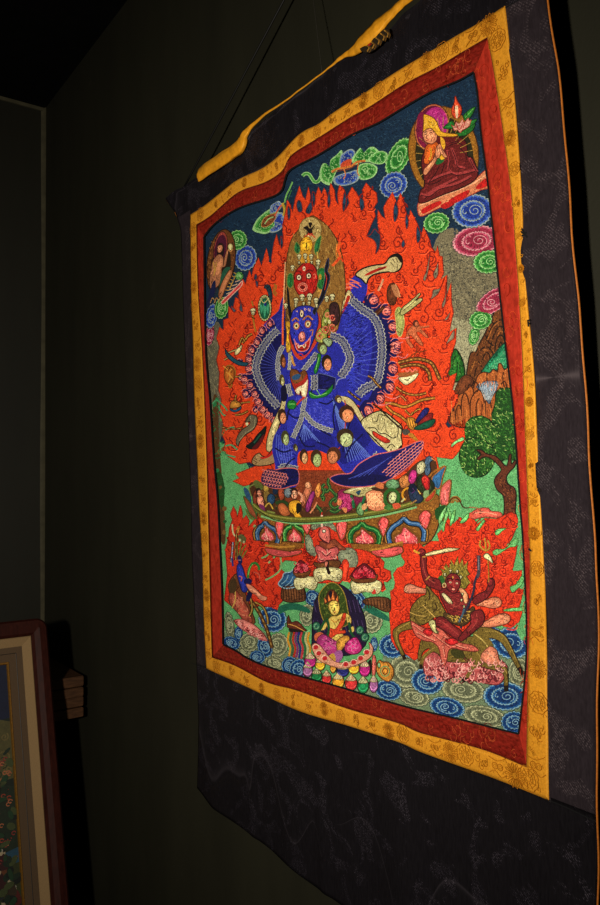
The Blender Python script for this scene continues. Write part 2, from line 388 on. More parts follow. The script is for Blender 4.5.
def yellow_deco(seed, step=.042):
    def f(mt, a, b, n):
        rnd = random.Random(seed); random.seed(seed)
        L = math.hypot(a[-1][0] - a[0][0], a[-1][1] - a[0][1]); k = int(L / step)
        D1, D2 = (166, 100, 22), (184, 120, 30)
        for i in range(int(L / .008)):      # small scrolls between the flowers
            q = rnd.uniform(.01, .99) * n; j = min(int(q), n - 1); t = rnd.uniform(.12, .88)
            mt.spiral(rnd.choice((D2, (196, 130, 34))), a[j][0] * (1 - t) + b[j][0] * t, a[j][1] * (1 - t) + b[j][1] * t, rnd.uniform(.002, .0045), rnd.uniform(0, 360), rnd.choice((1, -1)), rnd.uniform(.6, 1.3), .0008, 0)
        D1, D2 = (166, 100, 22), (184, 120, 30)
        for i in range(k):
            s = (i + .5) / k; q = s * n; j = min(int(q), n - 1); fr = q - j
            pa = [a[j][c] * (1 - fr) + a[j + 1][c] * fr for c in (0, 1)]; pb = [b[j][c] * (1 - fr) + b[j + 1][c] * fr for c in (0, 1)]
            w = math.hypot(pa[0] - pb[0], pa[1] - pb[1])
            t = rnd.uniform(.42, .6); x = pa[0] * (1 - t) + pb[0] * t; y = pa[1] * (1 - t) + pb[1] * t
            kind = i % 4; R = w * .33; wd = .0009
            if kind == 0:       # rounded peony
                mt.ring(D1, x, y, R, R, 0, wd, n=30, sc=.14, k=8)
                for rr in (.72, .45, .22): mt.ring(D2, x, y, R * rr, R * rr, 20 * rr, wd, n=22, sc=.12, k=6)
                for g in range(10): mt.L(D1, [(x + R * .3 * cos(g * .628), y + R * .3 * sin(g * .628)), (x + R * .9 * cos(g * .628 + .2), y + R * .9 * sin(g * .628 + .2))], wd, 0, 0)
            elif kind == 1:     # curling leaf sprays
                for g in range(5):
                    an = rnd.uniform(0, 360); xx = x + rnd.uniform(-.22, .22) * w; yy = y + rnd.uniform(-.22, .22) * w
                    mt.spiral(D1, xx, yy, R * .45, an, rnd.choice((1, -1)), 1.2, wd, 0)
                    mt.L(D2, [(xx, yy), (xx + .2 * R, yy + .2 * R), (xx + .15 * R, yy + .45 * R)], wd, 1, 0)
            elif kind == 2:     # double rings and ribbon
                for sx_ in (-.3, .3):
                    mt.ring(D1, x + sx_ * R, y, R * .3, R * .3, 0, wd * 1.1, n=12); mt.ring(D2, x + sx_ * R, y, R * .14, R * .14, 0, wd, n=8)
                mt.L(D1, [(x - R, y - R * .8), (x - R * .3, y - R * .4), (x + R * .4, y - R * .9), (x + R, y - R * .5)], wd, 1, 0)
                mt.L(D1, [(x - R, y + R * .7), (x, y + R * .5), (x + R, y + R)], wd, 1, 0)
            else:               # chrysanthemum
                for g in range(14):
                    an = g * pi * 2 / 14
                    mt.L(D1, [(x + R * .25 * cos(an), y + R * .25 * sin(an)), (x + R * cos(an - .12), y + R * sin(an - .12)), (x + R * 1.1 * cos(an), y + R * 1.1 * sin(an)), (x + R * cos(an + .12), y + R * sin(an + .12)), (x + R * .25 * cos(an), y + R * .25 * sin(an))], wd, 0, 0)
                mt.E(D2, x, y, R * .2, R * .2)
    return f
def red_deco(seed, c1, c2):
    def f(mt, a, b, n):
        rnd = random.Random(seed); random.seed(seed)
        for i in range(70):
            q = rnd.uniform(.01, .99) * n; j = min(int(q), n - 1); t = rnd.uniform(.15, .85)
            x = a[j][0] * (1 - t) + b[j][0] * t; y = a[j][1] * (1 - t) + b[j][1] * t
            r = rnd.uniform(.006, .014); an = rnd.uniform(0, 360)
            mt.spiral(rnd.choice((c1, c2)), x, y, r, an, rnd.choice((1, -1)), rnd.uniform(.5, 1.2), .0007, 0)
    return f
HB = .0030     # borders lie over the edges of the embroidered panel
RED = (164, 46, 32); REDH = (120, 30, 22); YEL = (208, 140, 38)  # REDH: same red silk, its weaker crosswise sheen painted in as a darker colour
for nm, key, mv, c, sd in (('red_border', 'left', 'red_v', RED, 1), ('red_border', 'right', 'red_v', RED, 2), ('red_border', 'top', 'red_h', REDH, 3), ('red_border', 'bottom', 'red_h', REDH, 4)):
    strip(nm, YR[key], RP[key], MT[mv], HB, .0010, hang, c, {'left': 'red brocade border, left side', 'right': 'red brocade border, right side', 'top': 'red brocade border, top', 'bottom': 'red brocade border, bottom'}[key], .0003, sd,
          red_deco(sd, (104, 20, 12) if mv == 'red_h' else (150, 34, 18), (176, 74, 40) if mv == 'red_h' else (196, 70, 36)))
for key, mv, sd in (('left', 'yellow_v', 11), ('right', 'yellow_v', 12), ('top', 'yellow_h', 13), ('bottom', 'yellow_h', 14)):
    strip('yellow_border', YO[key], YR[key], MT[mv], HB, .0018, hang, YEL, 'yellow brocade border, %s' % key, .0006, sd, yellow_deco(sd))
# dark stitched line where the panel meets the red border
ed = Motif(0); ed.h = HB + .0021
for k in ('left', 'right', 'top', 'bottom'): ed.L((8, 8, 10), resample(RP[k], 80), 1.3, 0)
for k in ('left', 'right', 'top', 'bottom'): ed.L((120, 70, 20) if k in ('left', 'right') else (90, 40, 14), resample(YR[k], 80), .45, 0)
# frayed threads at the seam of the yellow border
for q in ("523 232 526 234 529 233", "524 237 527 235 530 238", "526 319 530 321 533 320", "528 325 530 321 531 327", "526 322 533 324", "524 229 527 234"): ed.L((8, 7, 8), q, 1.4)
for q in ("540 488 543 489 543 492", "531 548 534 551"): ed.L((20, 8, 8), q, 1.5)
o = ed.build('edge_stitching', hang); o['label'] = 'dark edge stitching and frayed threads'
# navy damask: top piece, two side pieces, lower piece
def fold(u, v):
    d = 0.0
    if v < .0:
        k = min(1, -v / .18)
        d += k * (.0022 * sin(u * 22 + .6) + .0012 * sin(u * 41 + 2) + .0030 * math.exp(-((u - .395) / .014) ** 2) + .0022 * math.exp(-((u - .60) / .02) ** 2) + .002 * math.exp(-((u - .16) / .012) ** 2))
    if v > 1.0:
        k = min(1, (v - 1.0) / .05); d += k * (.0012 * sin(u * 38) + .0008 * sin(u * 110))
    if u < -.03: d += .010 * max(0, (v - .95) / .12) * min(1, (-.03 - u) / .04)
    if u > .88: d += .0018 * sin(v * 21) + .001 * sin(v * 47 + 1)
    return d
OUT_L = [(-.286, 197, 788), (0, 0, 0)]
edgeL = [TH.uv(*p) for p in pts("197 788 199 720 197.5 660 196 620 193 560 192 500 190 440 188 400 186 350 184 300 183 260 182 230 178 214 170 200")]
edgeR = [(.925, -.36), (.93, -.25)] + [TH.uv(*p) for p in pts("598 880 598 800 598 700 598 600 596 544 592 480 587 415 579 300 571 205 565 140 558 65 549 0")] + [(.933, 1.04), (.93, 1.10)]
def interp(E, v):
    E = sorted((p[1], p[0]) for p in E)
    if v <= E[0][0]: return E[0][1]
    for a, b in zip(E, E[1:]):
        if v <= b[0]: return a[1] + (b[1] - a[1]) * (v - a[0]) / ((b[0] - a[0]) or 1)
    return E[-1][1]
edgeB = [TH.uv(*p)[::-1] for p in pts("197 788 215 808 244 828 281 858 318 887 343 905")] + [(-.345, .70), (-.36, .93)]
edgeT = [TH.uv(*p)[::-1] for p in pts("170 200 180 189 190 183 200 176 247 147 253 130 287 103 319 79 350 54 370 50 383 38 405 15 420 3")] + [(1.10, .75), (1.105, .93)]
yoL = [TH.uv(*p) for p in resample(YO['left'], 30)]; yoR = [TH.uv(*p) for p in resample(YO['right'], 30)]
yoT = [TH.uv(*p)[::-1] for p in resample(YO['top'], 40)]; yoB = [TH.uv(*p)[::-1] for p in resample(YO['bottom'], 40)]
def cloth(name, fn, n, m, mat, label, h=.0015, th=.0015):
    V = []; Fc = []
    for L in (0, 1):
        for i in range(n + 1):
            for j in range(m + 1):
                u, v = fn(i / n, j / m); V.append(TH.at(u, v, h + fold(u, v) + (0 if L else th)))
    N1 = (n + 1) * (m + 1); ix = lambda L, i, j: L * N1 + i * (m + 1) + j
    for i in range(n):
        for j in range(m):
            Fc.append((ix(0, i, j), ix(0, i + 1, j), ix(0, i + 1, j + 1), ix(0, i, j + 1)))
            Fc.append((ix(1, i, j), ix(1, i, j + 1), ix(1, i + 1, j + 1), ix(1, i + 1, j)))
    for i in range(n):
        for j, k in ((0, 0), (m, 1)): Fc.append((ix(0, i, j), ix(1, i, j), ix(1, i + 1, j), ix(0, i + 1, j)))
    for j in range(m):
        for i in (0, n): Fc.append((ix(0, i, j), ix(0, i, j + 1), ix(1, i, j + 1), ix(1, i, j)))
    o = mesh_obj(name, V, Fc, mat, hang, smooth=True); o['label'] = label
    return o
def f_bot(s, t):
    u0_, u1_ = -.083, .93
    u = u0_ + (u1_ - u0_) * s
    lo = interp([(b, a) for a, b in [(p[0], p[1]) for p in edgeB]], u) if False else interp([(p[0], p[1]) for p in edgeB], u)
    hi = interp([(p[0], p[1]) for p in yoB], min(max(u, -.006), .878)) + .004
    v = lo + (hi - lo) * t
    L = interp(edgeL, v); Rr = interp(edgeR, v); u = L + (Rr - L) * s
    return u, v
def f_top(s, t):
    u = -.083 + (.93 + .083) * s
    hi = interp([(p[0], p[1]) for p in edgeT], u)
    lo = interp([(p[0], p[1]) for p in yoT], min(max(u, .003), .876)) - .004
    v = lo + (hi - lo) * t
    L = interp(edgeL, min(v, 1.055)); Rr = interp(edgeR, v)
    return L + (Rr - L) * s, v
def f_left(s, t):
    v = -.002 + 1.006 * t; L = interp(edgeL, v); Rr = interp(yoL, v) + .004
    return L + (Rr - L) * s, v
def f_right(s, t):
    v = .0 + 1.0 * t; Rr = interp(edgeR, v); L = interp(yoR, v) - .004
    return L + (Rr - L) * s, v
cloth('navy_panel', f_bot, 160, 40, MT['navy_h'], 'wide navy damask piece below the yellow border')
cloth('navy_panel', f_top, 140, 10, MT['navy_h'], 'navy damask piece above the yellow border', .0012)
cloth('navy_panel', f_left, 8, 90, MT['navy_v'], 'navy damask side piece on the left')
cloth('navy_panel', f_right, 14, 110, MT['navy_v'], 'navy damask side piece on the right, its sheen painted in as a lighter colour')
# lining behind and piping round the sides
def f_lin(s, t):
    v = 0 + 1.0 * t; return .0 + .88 * s, v
cloth('lining', f_lin, 8, 8, MT['lining'], 'dark cotton lining', -.001, .001)
def tube(P, R, k=8, closed=False):
    V = []; Fc = []; n = len(P)
    for i in range(n):
        a = Vector(P[max(i - 1, 0)]); b = Vector(P[min(i + 1, n - 1)]); t = (b - a).normalized()
        x = t.cross(Vector((0, 1, .01))).normalized(); y = t.cross(x)
        r = R[i] if isinstance(R, (list, tuple)) else R; rid = .13 if k == 14 else 0
        rx, ry = r if isinstance(r, (list, tuple)) else (r, r)
        for j in range(k): an = 2 * pi * j / k; g = 1 + rid * sin(5 * an + i * .07); V.append(Vector(P[i]) + x * rx * g * cos(an) + y * ry * g * sin(an))
    for i in range(n - 1):
        for j in range(k): Fc.append((i * k + j, i * k + (j + 1) % k, (i + 1) * k + (j + 1) % k, (i + 1) * k + j))
    Fc.append(tuple(range(k))[::-1]); Fc.append(tuple((n - 1) * k + j for j in range(k)))
    return V, Fc
for E, lab in ((edgeR, 'orange piping down the right edge'), (edgeL, 'orange piping down the left edge')):
    P = []
    for i in range(80):
        v = (-.35 if E is edgeR else -.28) + ((1.09 if E is edgeR else 1.055) + (.35 if E is edgeR else .28)) * i / 79
        u = interp(E, v); P.append(TH.at(u, v, .0012 + fold(u, v)))
    V, Fc = tube(P, .0016 if E is edgeR else .0010, 6); mesh_obj('piping', V, Fc, MT['piping'], hang, True)['label'] = lab
# seam lines where the navy pieces join
for q, w_ in (([(.872, .0015), (.905, .001), (.945, -.002)], .0016), ([(-.08, -.002), (-.04, -.001), (-.004, .0)], .0012), ([(.874, 1.001), (.9, 1.0), (.935, 1.0)], .0014)):
    sm_ = Motif(0, direct=True); sm_.h = .0040; sm_.L((6, 6, 8), q, w_); sm_.build('seam', hang)
# folded silk veil tied along the top edge
path = pts("203.5 177.5 210 172 225 162 238 153 246 145.5 249 136 254 127.5 268 114.5 287 102 300 92 319 78 332 68 342 60 350 55 357 52.5 367 45.5 377 37 386 27 396 16 405 7 414 -1 440 -22 470 -44")
rad = [4.5, 6, 6.3, 6, 5, 3, 1.8, 1.1, .7, .6, .6, .7, 1.6, 2.4, 4.2, 6, 6.5, 5.5, 4, 4, 4.5, 5, 5]
P = []; Rr = []
for i in range(len(path)):
    x, y = path[i]; a = path[max(i - 1, 0)]; b = path[min(i + 1, len(path) - 1)]
    l = math.hypot(b[0] - a[0], b[1] - a[1]); nx, ny = -(b[1] - a[1]) / l, (b[0] - a[0]) / l
    u1 = TH.uv(x + nx * rad[i], y + ny * rad[i]); u2 = TH.uv(x - nx * rad[i], y - ny * rad[i])
    ta = TH.uv(*a); tb = TH.uv(*b); tl = math.hypot(tb[0] - ta[0], tb[1] - ta[1]); px_, py_ = -(tb[1] - ta[1]) / tl, (tb[0] - ta[0]) / tl
    r = abs((u1[0] - u2[0]) * px_ + (u1[1] - u2[1]) * py_) / 2
    u, v = TH.uv(x, y); P.append((u, v)); Rr.append(r)
P2 = smooth(P, False, 5); R2 = [q[0] for q in smooth([(r, 0) for r in Rr], False, 5)]
pp = [TH.at(u, v, .004 + min(r, .012) * .6 + .0004 * sin(i * 1.3)) for i, ((u, v), r) in enumerate(zip(P2, R2))]
V, Fc = tube(pp, [(max(r, .001) * (1 + .03 * sin(i * .7)), min(max(r * .42, .001), .010)) for i, r in enumerate(R2)], 14)
vl = mesh_obj('silk_veil', V, Fc, MT['veil'], hang, True); vl['label'] = 'folded yellow silk veil bundled along the top edge'
kn = Motif(0); kn.h = .014
kn.F((34, 24, 8), "367 49 374 45 383 39 391 32 396 32 396 38 390 44 384 50 376 55 369 54", o=(12, 8, 4))
for i, q in enumerate(("372 47 376 50 374 54", "377 44 381 47 379 51", "382 40 386 43 385 47", "387 36 391 39 390 43", "391 33 395 36 394 40")): kn.L((150, 106, 34), q, 1.1); kn.L((90, 60, 16), [(x + 2, y + 1) for x, y in pts(q)], .8)
kn.L((150, 30, 12), "375 48 378 46", 2)
kb = kn.build('ribbon_tie', hang); kb['label'] = 'dark ribbon tie with gold stripes'
# ------------------------------------------------------------------ embroidered panel
PX = resample(RP['top'], 60) + resample(RP['right'], 60)[1:] + resample(RP['bottom'], 60)[::-1][1:] + resample(RP['left'], 60)[::-1][1:-1]
cx = sum(p[0] for p in PX) / len(PX); cy = sum(p[1] for p in PX) / len(PX)
big = []
for x, y in PX:
    l = math.hypot(x - cx, y - cy); big.append((x + (x - cx) / l * 3, y + (y - cy) / l * 3))
NAVY = (17, 42, 66); GREY = (112, 104, 80); PALE = (152, 148, 116); GREEN = (92, 164, 102)
b0 = Motif(0); b0.F(NAVY, big, 0)
b0.stitch((38, 66, 88), "210 235 290 195 300 165 478 75 490 200 480 235 440 235 400 190 300 190 240 290 208 320", 1500, 2.2, .45, 10, 40)
b0.stitch((8, 24, 46), "210 235 290 195 300 165 478 75 490 200 480 235 440 235 400 190 300 190 240 290 208 320", 900, 2.2, .5, 10, 40)
panel = b0.build('embroidered_panel', hang, 'embroidered picture panel with a dark blue sky')
def MO(level): return Motif(level)
def put(m, name, label): return m.build(name, panel, label)
# far sky and meadow
m = MO(1)
G = m.F(GREY, "452 228 462 233 472 240 483 237 505 232 512 300 520 376 470 400 440 380 425 300 436 240", 1)
m.F(PALE, "448 324 458 318 470 322 480 328 515 330 520 380 470 400 440 380", 1)
m.stitch(NAVY, "450 220 460 222 500 222 500 236 470 244 455 236", 260, 2.5, .5, 80, 20)
m.stitch(GREY, "440 308 512 308 512 338 440 338", 320, 2.4, .5); m.stitch((146, 138, 106), "440 240 510 240 512 330 440 330", 700, 2.2, .45)
m.stitch((62, 62, 56), "440 240 510 240 512 322 440 322", 700, 2.2, .5); m.stitch((96, 100, 84), "446 330 515 330 512 380 446 380", 260, 1.8, .4)
put(m, 'grey_sky', 'grey sky paling towards the horizon')
m = MO(1)
m.F((96, 92, 74), "203 328 212 322 221 326 224 360 224 420 216 450 206 420"); m.stitch((140, 132, 100), "207 330 220 328 222 420 212 420", 160, 2, .45, 85, 15)
put(m, 'grey_sky', 'grey sky at the left edge')
m = MO(2)
m.F(GREEN, "214 440 232 446 245 460 256 480 300 480 430 462 438 456 452 458 462 440 468 412 500 398 517 400 530 560 534 700 524 740 400 712 220 650", 0)
m.stitch((128, 196, 128), "232 450 440 456 462 440 515 404 526 520 530 640 300 640 226 640", 1500, 1.6, .45); m.stitch((62, 136, 76), "232 450 440 456 462 440 515 404 526 520 530 640 300 640 226 640", 1300, 1.8, .45, 0, 25)
put(m, 'green_meadow', 'pale green meadow')
# ---------------- clouds
PAL = dict(b=((26, 52, 140), (58, 92, 176), (140, 158, 160)), db=((12, 50, 104), (26, 82, 142), (126, 168, 186)), g=((34, 112, 40), (72, 150, 62), (150, 200, 128)),
           p=((140, 34, 60), (178, 62, 92), (210, 142, 150)), y=((92, 98, 74), (132, 136, 102), (176, 180, 140)), r=((170, 30, 26), (204, 60, 44), (226, 160, 120)), w=((150, 140, 92), (190, 180, 128), (222, 214, 170)))
def cloud(cx, cy, rx, ry, rot, k, lvl=3, name='cloud', label=None, n=11):
    n = max(9, int((rx + ry) * 3.2 / 4.2)) | 1
    m = MO(lvl); m.flat = True; d, l, e = PAL[k]; a = radians(rot)
    def sc(fx, amp, nn, N=72):
        P = []
        for i in range(N):
            t = 2 * pi * i / N; q = fx * (1 + amp * (abs(sin(t * nn / 2)) - .5))
            x = rx * q * cos(t); y = ry * q * sin(t); P.append((cx + x * cos(a) - y * sin(a), cy + x * sin(a) + y * cos(a)))
        return P
    m.F(e, sc(1.04, .1, n), 0, (20, 30, 30), .4); m.F(l, sc(.94, .1, n), 0); m.F(d, sc(.84, .1, n), 0)
    m.stitch(l, sc(.8, 0, n), int(rx * ry * .16) + 5, 1.8, .4, rot, 60)
    P = sc(.64, .13, n - 2); m.F(e, P, 0); m.F(l, sc(.56, .13, n - 2), 0); m.F(d, sc(.47, .13, n - 2), 0)
    m.stitch((10, 30, 60) if k in ('b', 'db') else tuple(int(v * .6) for v in d), sc(.95, 0, n), int(rx * ry * .12) + 4, 1.8, .45, rot + 90, 40)
    q1 = -1 if (int(cx) % 2) else 1
    x = cx - q1 * .12 * rx * cos(a); y = cy - q1 * .12 * rx * sin(a)
    m.spiral(e, x, y, ry * .42, 60 + rot, q1, 1.7, .7, 1, min(1.5, rx / ry) * .9)
    x = cx + q1 * .36 * rx * cos(a); y = cy + q1 * .36 * rx * sin(a); m.spiral(e, x, y, ry * .2, 250 + rot, q1, .7, .7, 1, 1)
    x = cx + q1 * .5 * rx * cos(a + 1.2); y = cy + q1 * .5 * ry * sin(a + 1.2); m.spiral(e, x, y, ry * .15, 90 + rot, -q1, .6, .6, 1, 1)
    return put(m, name, label or {'b': 'blue cloud', 'db': 'deep blue cloud', 'g': 'green cloud', 'p': 'pink cloud', 'y': 'grey-green cloud', 'r': 'red cloud', 'w': 'cream cloud'}[k])
for c in ((473, 211, 20, 16, -10, 'b', 5), (477, 241, 23, 14.5, -10, 'p', 4), (489, 262, 14.5, 11, -8, 'g', 5), (494, 301, 19, 10, -35, 'p', 4), (474.5, 336, 5, 9, 15, 'g', 3), (481, 320, 11, 9, -15, 'g', 4),
          (437, 223, 12.5, 10, -12, 'g', 5), (399, 157, 10, 20, 28, 'g', 3), (394, 185, 14, 12, -35, 'b', 4),
          (238, 240, 9, 9.5, 10, 'g', 4), (246, 258, 10.5, 12.5, 15, 'b', 3), (239.5, 276, 4, 4, 0, 'g', 4), (222, 308, 6.5, 10.5, 10, 'g', 5), (212, 316, 5.5, 12, 10, 'b', 4), (210, 335, 4.2, 10.5, 8, 'p', 3)):
    cloud(*c)
low = ((273, 619, 13.5, 12.5, 20, 'db', 7), (278, 645, 10, 11.5, 20, 'y', 6), (230, 625, 4.2, 12.5, -8, 'y', 5), (232, 643, 8.5, 6, 25, 'db', 6), (250, 642, 9, 9, 20, 'y', 7), (239, 634, 4, 7.5, 0, 'db', 6),
       (265.5, 647, 7, 10, -20, 'db', 8), (258, 657, 7.5, 6.5, 10, 'db', 9), (275, 663, 10, 6.5, 15, 'y', 7), (290, 665, 7.5, 8.5, 20, 'db', 8), (299, 669, 8.5, 10, 20, 'db', 9),
       (313, 598, 7, 8, -30, 'db', 5), (356, 599, 11.5, 8, 40, 'db', 5), (307.5, 615, 7, 10.5, 5, 'y', 6), (372, 621, 10.5, 11.5, 10, 'y', 6), (374.5, 644, 3.5, 7, 0, 'db', 5),
       (393, 646, 13, 11.5, 5, 'db', 7), (411, 645, 10.5, 12, 20, 'db', 7), (407, 671, 17, 15.5, 10, 'y', 6), (389, 690, 13, 9.5, 15, 'db', 9), (415, 697, 14.5, 8.5, 12, 'y', 8), (428, 681, 15.5, 12.5, 10, 'db', 9),
       (464, 690, 20.5, 11.5, 10, 'y', 8), (505.5, 696, 20.5, 13.5, 3, 'db', 9), (448, 707, 17, 9.5, 14, 'db', 9), (485, 716, 21, 9.5, 12, 'y', 8), (515, 722, 12.5, 10.5, 5, 'db', 10), (520, 672, 10.5, 13, 0, 'y', 6),
       (512, 643, 18, 15, 10, 'db', 5), (490, 635, 12, 9, 10, 'db', 5), (405, 688, 8, 8, 0, 'y', 5), (246, 652, 8, 5, 20, 'y', 6), (362, 700, 6, 4, 10, 'y', 5), (300, 655, 6, 6, 0, 'y', 4))
m = MO(4)
m.F((108, 128, 96), "222 628 245 640 262 630 296 655 320 680 380 690 384 650 400 634 440 650 490 640 532 640 526 740 400 712 300 682 222 652", 0)
m.stitch((150, 172, 130), "224 630 262 640 296 655 320 680 380 690 384 650 440 650 528 640 524 735 400 710 226 645", 420, 2, .5)
put(m, 'cloud_bank', 'grey-green cloud bank along the bottom')
for c in low: cloud(*c, n=13)
# dragon-like clouds at the top
m = MO(4)
Gd, Gl, Ge = PAL['g']; Bd, Bl, Be = PAL['b']
m.L(Ge, "303 176 305 174 309 174 312 178 315 182 319 181 322 175 325 168", 3.2); m.L(Gl, "303 176 305 174 309 174 312 178 315 182 319 181 322 175 325 168", 1.6)
def blob(m, k, q):
    d, l, e = PAL[k]; P = m.F(e, q); cx_ = sum(p[0] for p in P) / len(P); cy_ = sum(p[1] for p in P) / len(P)
    m.F(l, [(cx_ + (x - cx_) * .84, cy_ + (y - cy_) * .84) for x, y in P], 0); m.F(d, [(cx_ + (x - cx_) * .66, cy_ + (y - cy_) * .66) for x, y in P], 0)
    m.stitch(e, [(cx_ + (x - cx_) * .8, cy_ + (y - cy_) * .8) for x, y in P], int(len(P) * 1.2), 2.2, .4)
blob(m, 'g', "320 172 323 164 327 164 330 168 331 160 337 155 342 150 343 157 342 166 338 170 334 178 331 185 325 184 321 180")
blob(m, 'b', "340 166 341 156 345 152 351 149 355 151 355 156 351 164 346 167")
blob(m, 'g', "352 160 357 152 361 148 364 153 369 148 374 147 379 151 381 157 376 162 364 162 356 165")
blob(m, 'g', "368 160 375 153 383 151 388 154 387 160 383 164 375 164"); blob(m, 'b', "334 178 342 174 350 172 357 170 360 175 358 181 350 185 341 186 335 184")
blob(m, 'g', "359 166 366 163 373 164 378 168 376 175 370 179 362 180 359 176")
m.spiral(Ge, 366, 170, 4.5, 180, 1, 1.4, .7)
m.F((196, 74, 40), "341 165 345 161 352 159 351 165 346 169 342 169"); m.L((196, 112, 48), "332 172 338 169 345 168 352 166 358 162 366 161", 2); m.L((120, 50, 20), "332 173 340 171 350 169 360 163", .5)
m.L((196, 112, 48), "344 168 346 175 344 179", 1); m.L((196, 112, 48), "359 163 358 172 360 176", .9)
put(m, 'cloud', 'green and blue trailing cloud at the top of the sky')
m = MO(4)
blob(m, 'g', "253 228 257 220 262 215 267 211 272 209 279 212 282 218 278 226 272 231 266 234 259 233 254 231")
blob(m, 'b', "270 212 271 206 275 203 279 201 282 204 281 209 276 212 271 214"); blob(m, 'b', "274 219 278 213 283 213 285 219 284 226 279 231 272 233 270 230 275 226")
m.F((110, 60, 30), "262 226 264 219 270 215 276 214 275 220 270 225 265 227", o=(190, 120, 60)); m.L(Ge, "265 224 269 219 274 217", .9)
m.L((200, 90, 60), "275 216 279 209 282 205", 1.4); m.L((180, 150, 50), "283 203 285 210 284 216", 2.2); m.L((110, 170, 90), "285 203 287 195 290 189 293 182", 1.5); m.L((60, 120, 60), "286 208 289 198 292 190", .8)
put(m, 'cloud', 'small green and blue cloud left of the flames')
# ---------------- mountains, cliff, waterfall, tree
m = MO(3)
m.F((92, 48, 20), "466 384 468 366 471 353 476 352 480 343 486 332 493 316 500 300 512 296 516 350 512 378 480 384 470 388", o=(24, 12, 6), w=.9)
for q in ("470 384 472 366 477 361 482 367 480 380", "474 384 476 370 478 368", "477 356 482 349 488 347 493 353 494 362 488 370", "482 362 486 353 490 355 490 366", "485 344 491 330 496 322 502 320 507 326 509 342", "490 350 494 336 499 327 503 328 507 338", "495 352 497 340 501 335 505 340 505 350", "499 348 501 342 503 346", "492 320 497 330", "499 302 503 312 506 320", "486 335 489 342 494 346"): m.L((28, 14, 6), q, .9)
for q in ("471 372 475 362", "483 350 489 350", "488 340 493 328 499 322", "496 312 501 304", "498 336 501 331 505 334"): m.L((158, 92, 40), q, 1)
m.stitch((140, 82, 36), "468 384 472 355 486 335 500 303 508 350 480 382", 150, 2.2, .4, 70, 30)
put(m, 'rock_cliff', 'dark brown rock peaks')
m = MO(3)
m.F((24, 86, 26), "448 378 450 362 453 352 456 349 460 354 464 364 465 376 460 381 452 382", o=(6, 26, 8), w=1)
for q in ("452 372 454 360 456 356", "457 376 458 362", "461 376 460 364"): m.L((6, 30, 8), q, .8)
m.stitch((74, 140, 56), "450 376 454 355 460 358 464 376", 40, 2, .4, 80, 20)
put(m, 'green_peak', 'small dark green peak')
m = MO(5)
m.F((36, 132, 88), "482 373 488 363 496 353 504 344 514 340 516 366 500 369 490 373", o=(8, 50, 34), w=.9); m.stitch((100, 180, 130), "488 370 504 350 512 346 512 366", 90, 1.8, .45)
m.stitch((14, 84, 60), "483 371 500 348 506 346 492 362", 60, 2, .5)
put(m, 'green_hill', 'teal green hill behind the cliff')
m = MO(6)
m.F((162, 84, 36), "478 376 484 372 490 373 494 369 498 372 499 364 502 364 505 370 509 367 516 366 520 400 505 415 490 424 466 428 452 424 449 416 454 410 458 398 462 392 466 384 474 386", o=(40, 18, 8), w=.8)
m.F((92, 46, 22), "460 380 466 375 472 377 474 383 468 389 462 394 455 392", o=(30, 14, 6))
for x in (488, 497, 504): m.L((50, 22, 8), [(x, 372), (x - .5, 380), (x + 1, 388)], .9)
for q in ("462 416 462 402 465 393 469 400 471 415", "471 418 471 402 475 393 480 390 484 397 486 415", "477 416 477 404 480 398", "482 416 483 404", "486 414 486 402 490 398 492 408", "456 420 457 409 460 405 462 412", "450 422 452 412 456 411", "500 392 502 384 506 382 508 390", "474 388 476 382 479 386 478 392", "468 390 470 384 474 390 474 396"): m.L((52, 22, 8), q, .9)
for x in range(452, 492, 3): m.L(random.choice(((200, 116, 56), (120, 58, 24))), [(x, 405 + random.uniform(-4, 6)), (x + 1, 424)], .7)
m.stitch((204, 120, 60), "480 375 512 368 514 388 500 392 478 386", 60, 3, .5, 85, 15)
put(m, 'rock_cliff', 'orange-brown pillared cliff')
m = MO(7)
m.F((92, 108, 128), "477 387 482 383 488 381 499 382 497 390 493 397 490 404 487 400 484 393", o=(30, 34, 44))
for i in range(8): m.L((172, 180, 178), [(480 + i * 2.4, 383), (482 + i * 1.9, 390), (486 + i * .8, 400)], .55)
put(m, 'waterfall', 'grey-blue waterfall')
m = MO(8)
CR = [(24, 66, 22), (40, 96, 30), (150, 182, 96)]
for q in ("497 392 505 388 514 390 518 400 520 440 520 456 514 460 506 459 500 462 492 455 486 450 488 430 492 415 496 404", "466 432 467 424 472 418 480 416 487 418 494 424 498 440 490 446 478 444 468 442", "460 458 462 447 468 440 478 438 490 444 496 454 494 464 488 473 480 477 471 476 464 470"):
    P = m.F(CR[0], q, o=(8, 34, 8), w=1); m.stitch(CR[1], P, 190, 2.6, .6, 40, 50); m.stitch((70, 128, 48), P, 120, 2.4, .5, 60, 50); m.stitch(CR[2], P, 46, 2.8, .6, 40, 60)
m.F((88, 42, 24), "477 450 482 450 488 454 494 455 500 459 505 465 508 465 510 455 512 455 512 464 515 461 517 461 515 467 510 472 507 478 509 484 515 488 517 496 516 512 519 522 505 522 505 508 504 496 498 490 495 482 497 476 502 470 498 464 491 458 484 457 480 460 478 458 482 454", o=(24, 10, 6), w=.8)
m.stitch((140, 80, 44), "498 478 508 482 515 492 515 515 506 515 504 494", 60, 1.6, .5, 60, 40); m.stitch((44, 18, 12), "498 478 508 482 515 492 515 515 506 515 504 494", 50, 2, .5, 60, 40)
put(m, 'tree', 'bushy green tree with a crooked brown trunk')
m = MO(4)
m.F((84, 54, 26), "213 400 218 398 219 430 221 460 224 500 226 540 221 540 218 500 215 450"); m.F((30, 70, 30), "216 470 222 474 225 490 223 510 219 500 217 486")
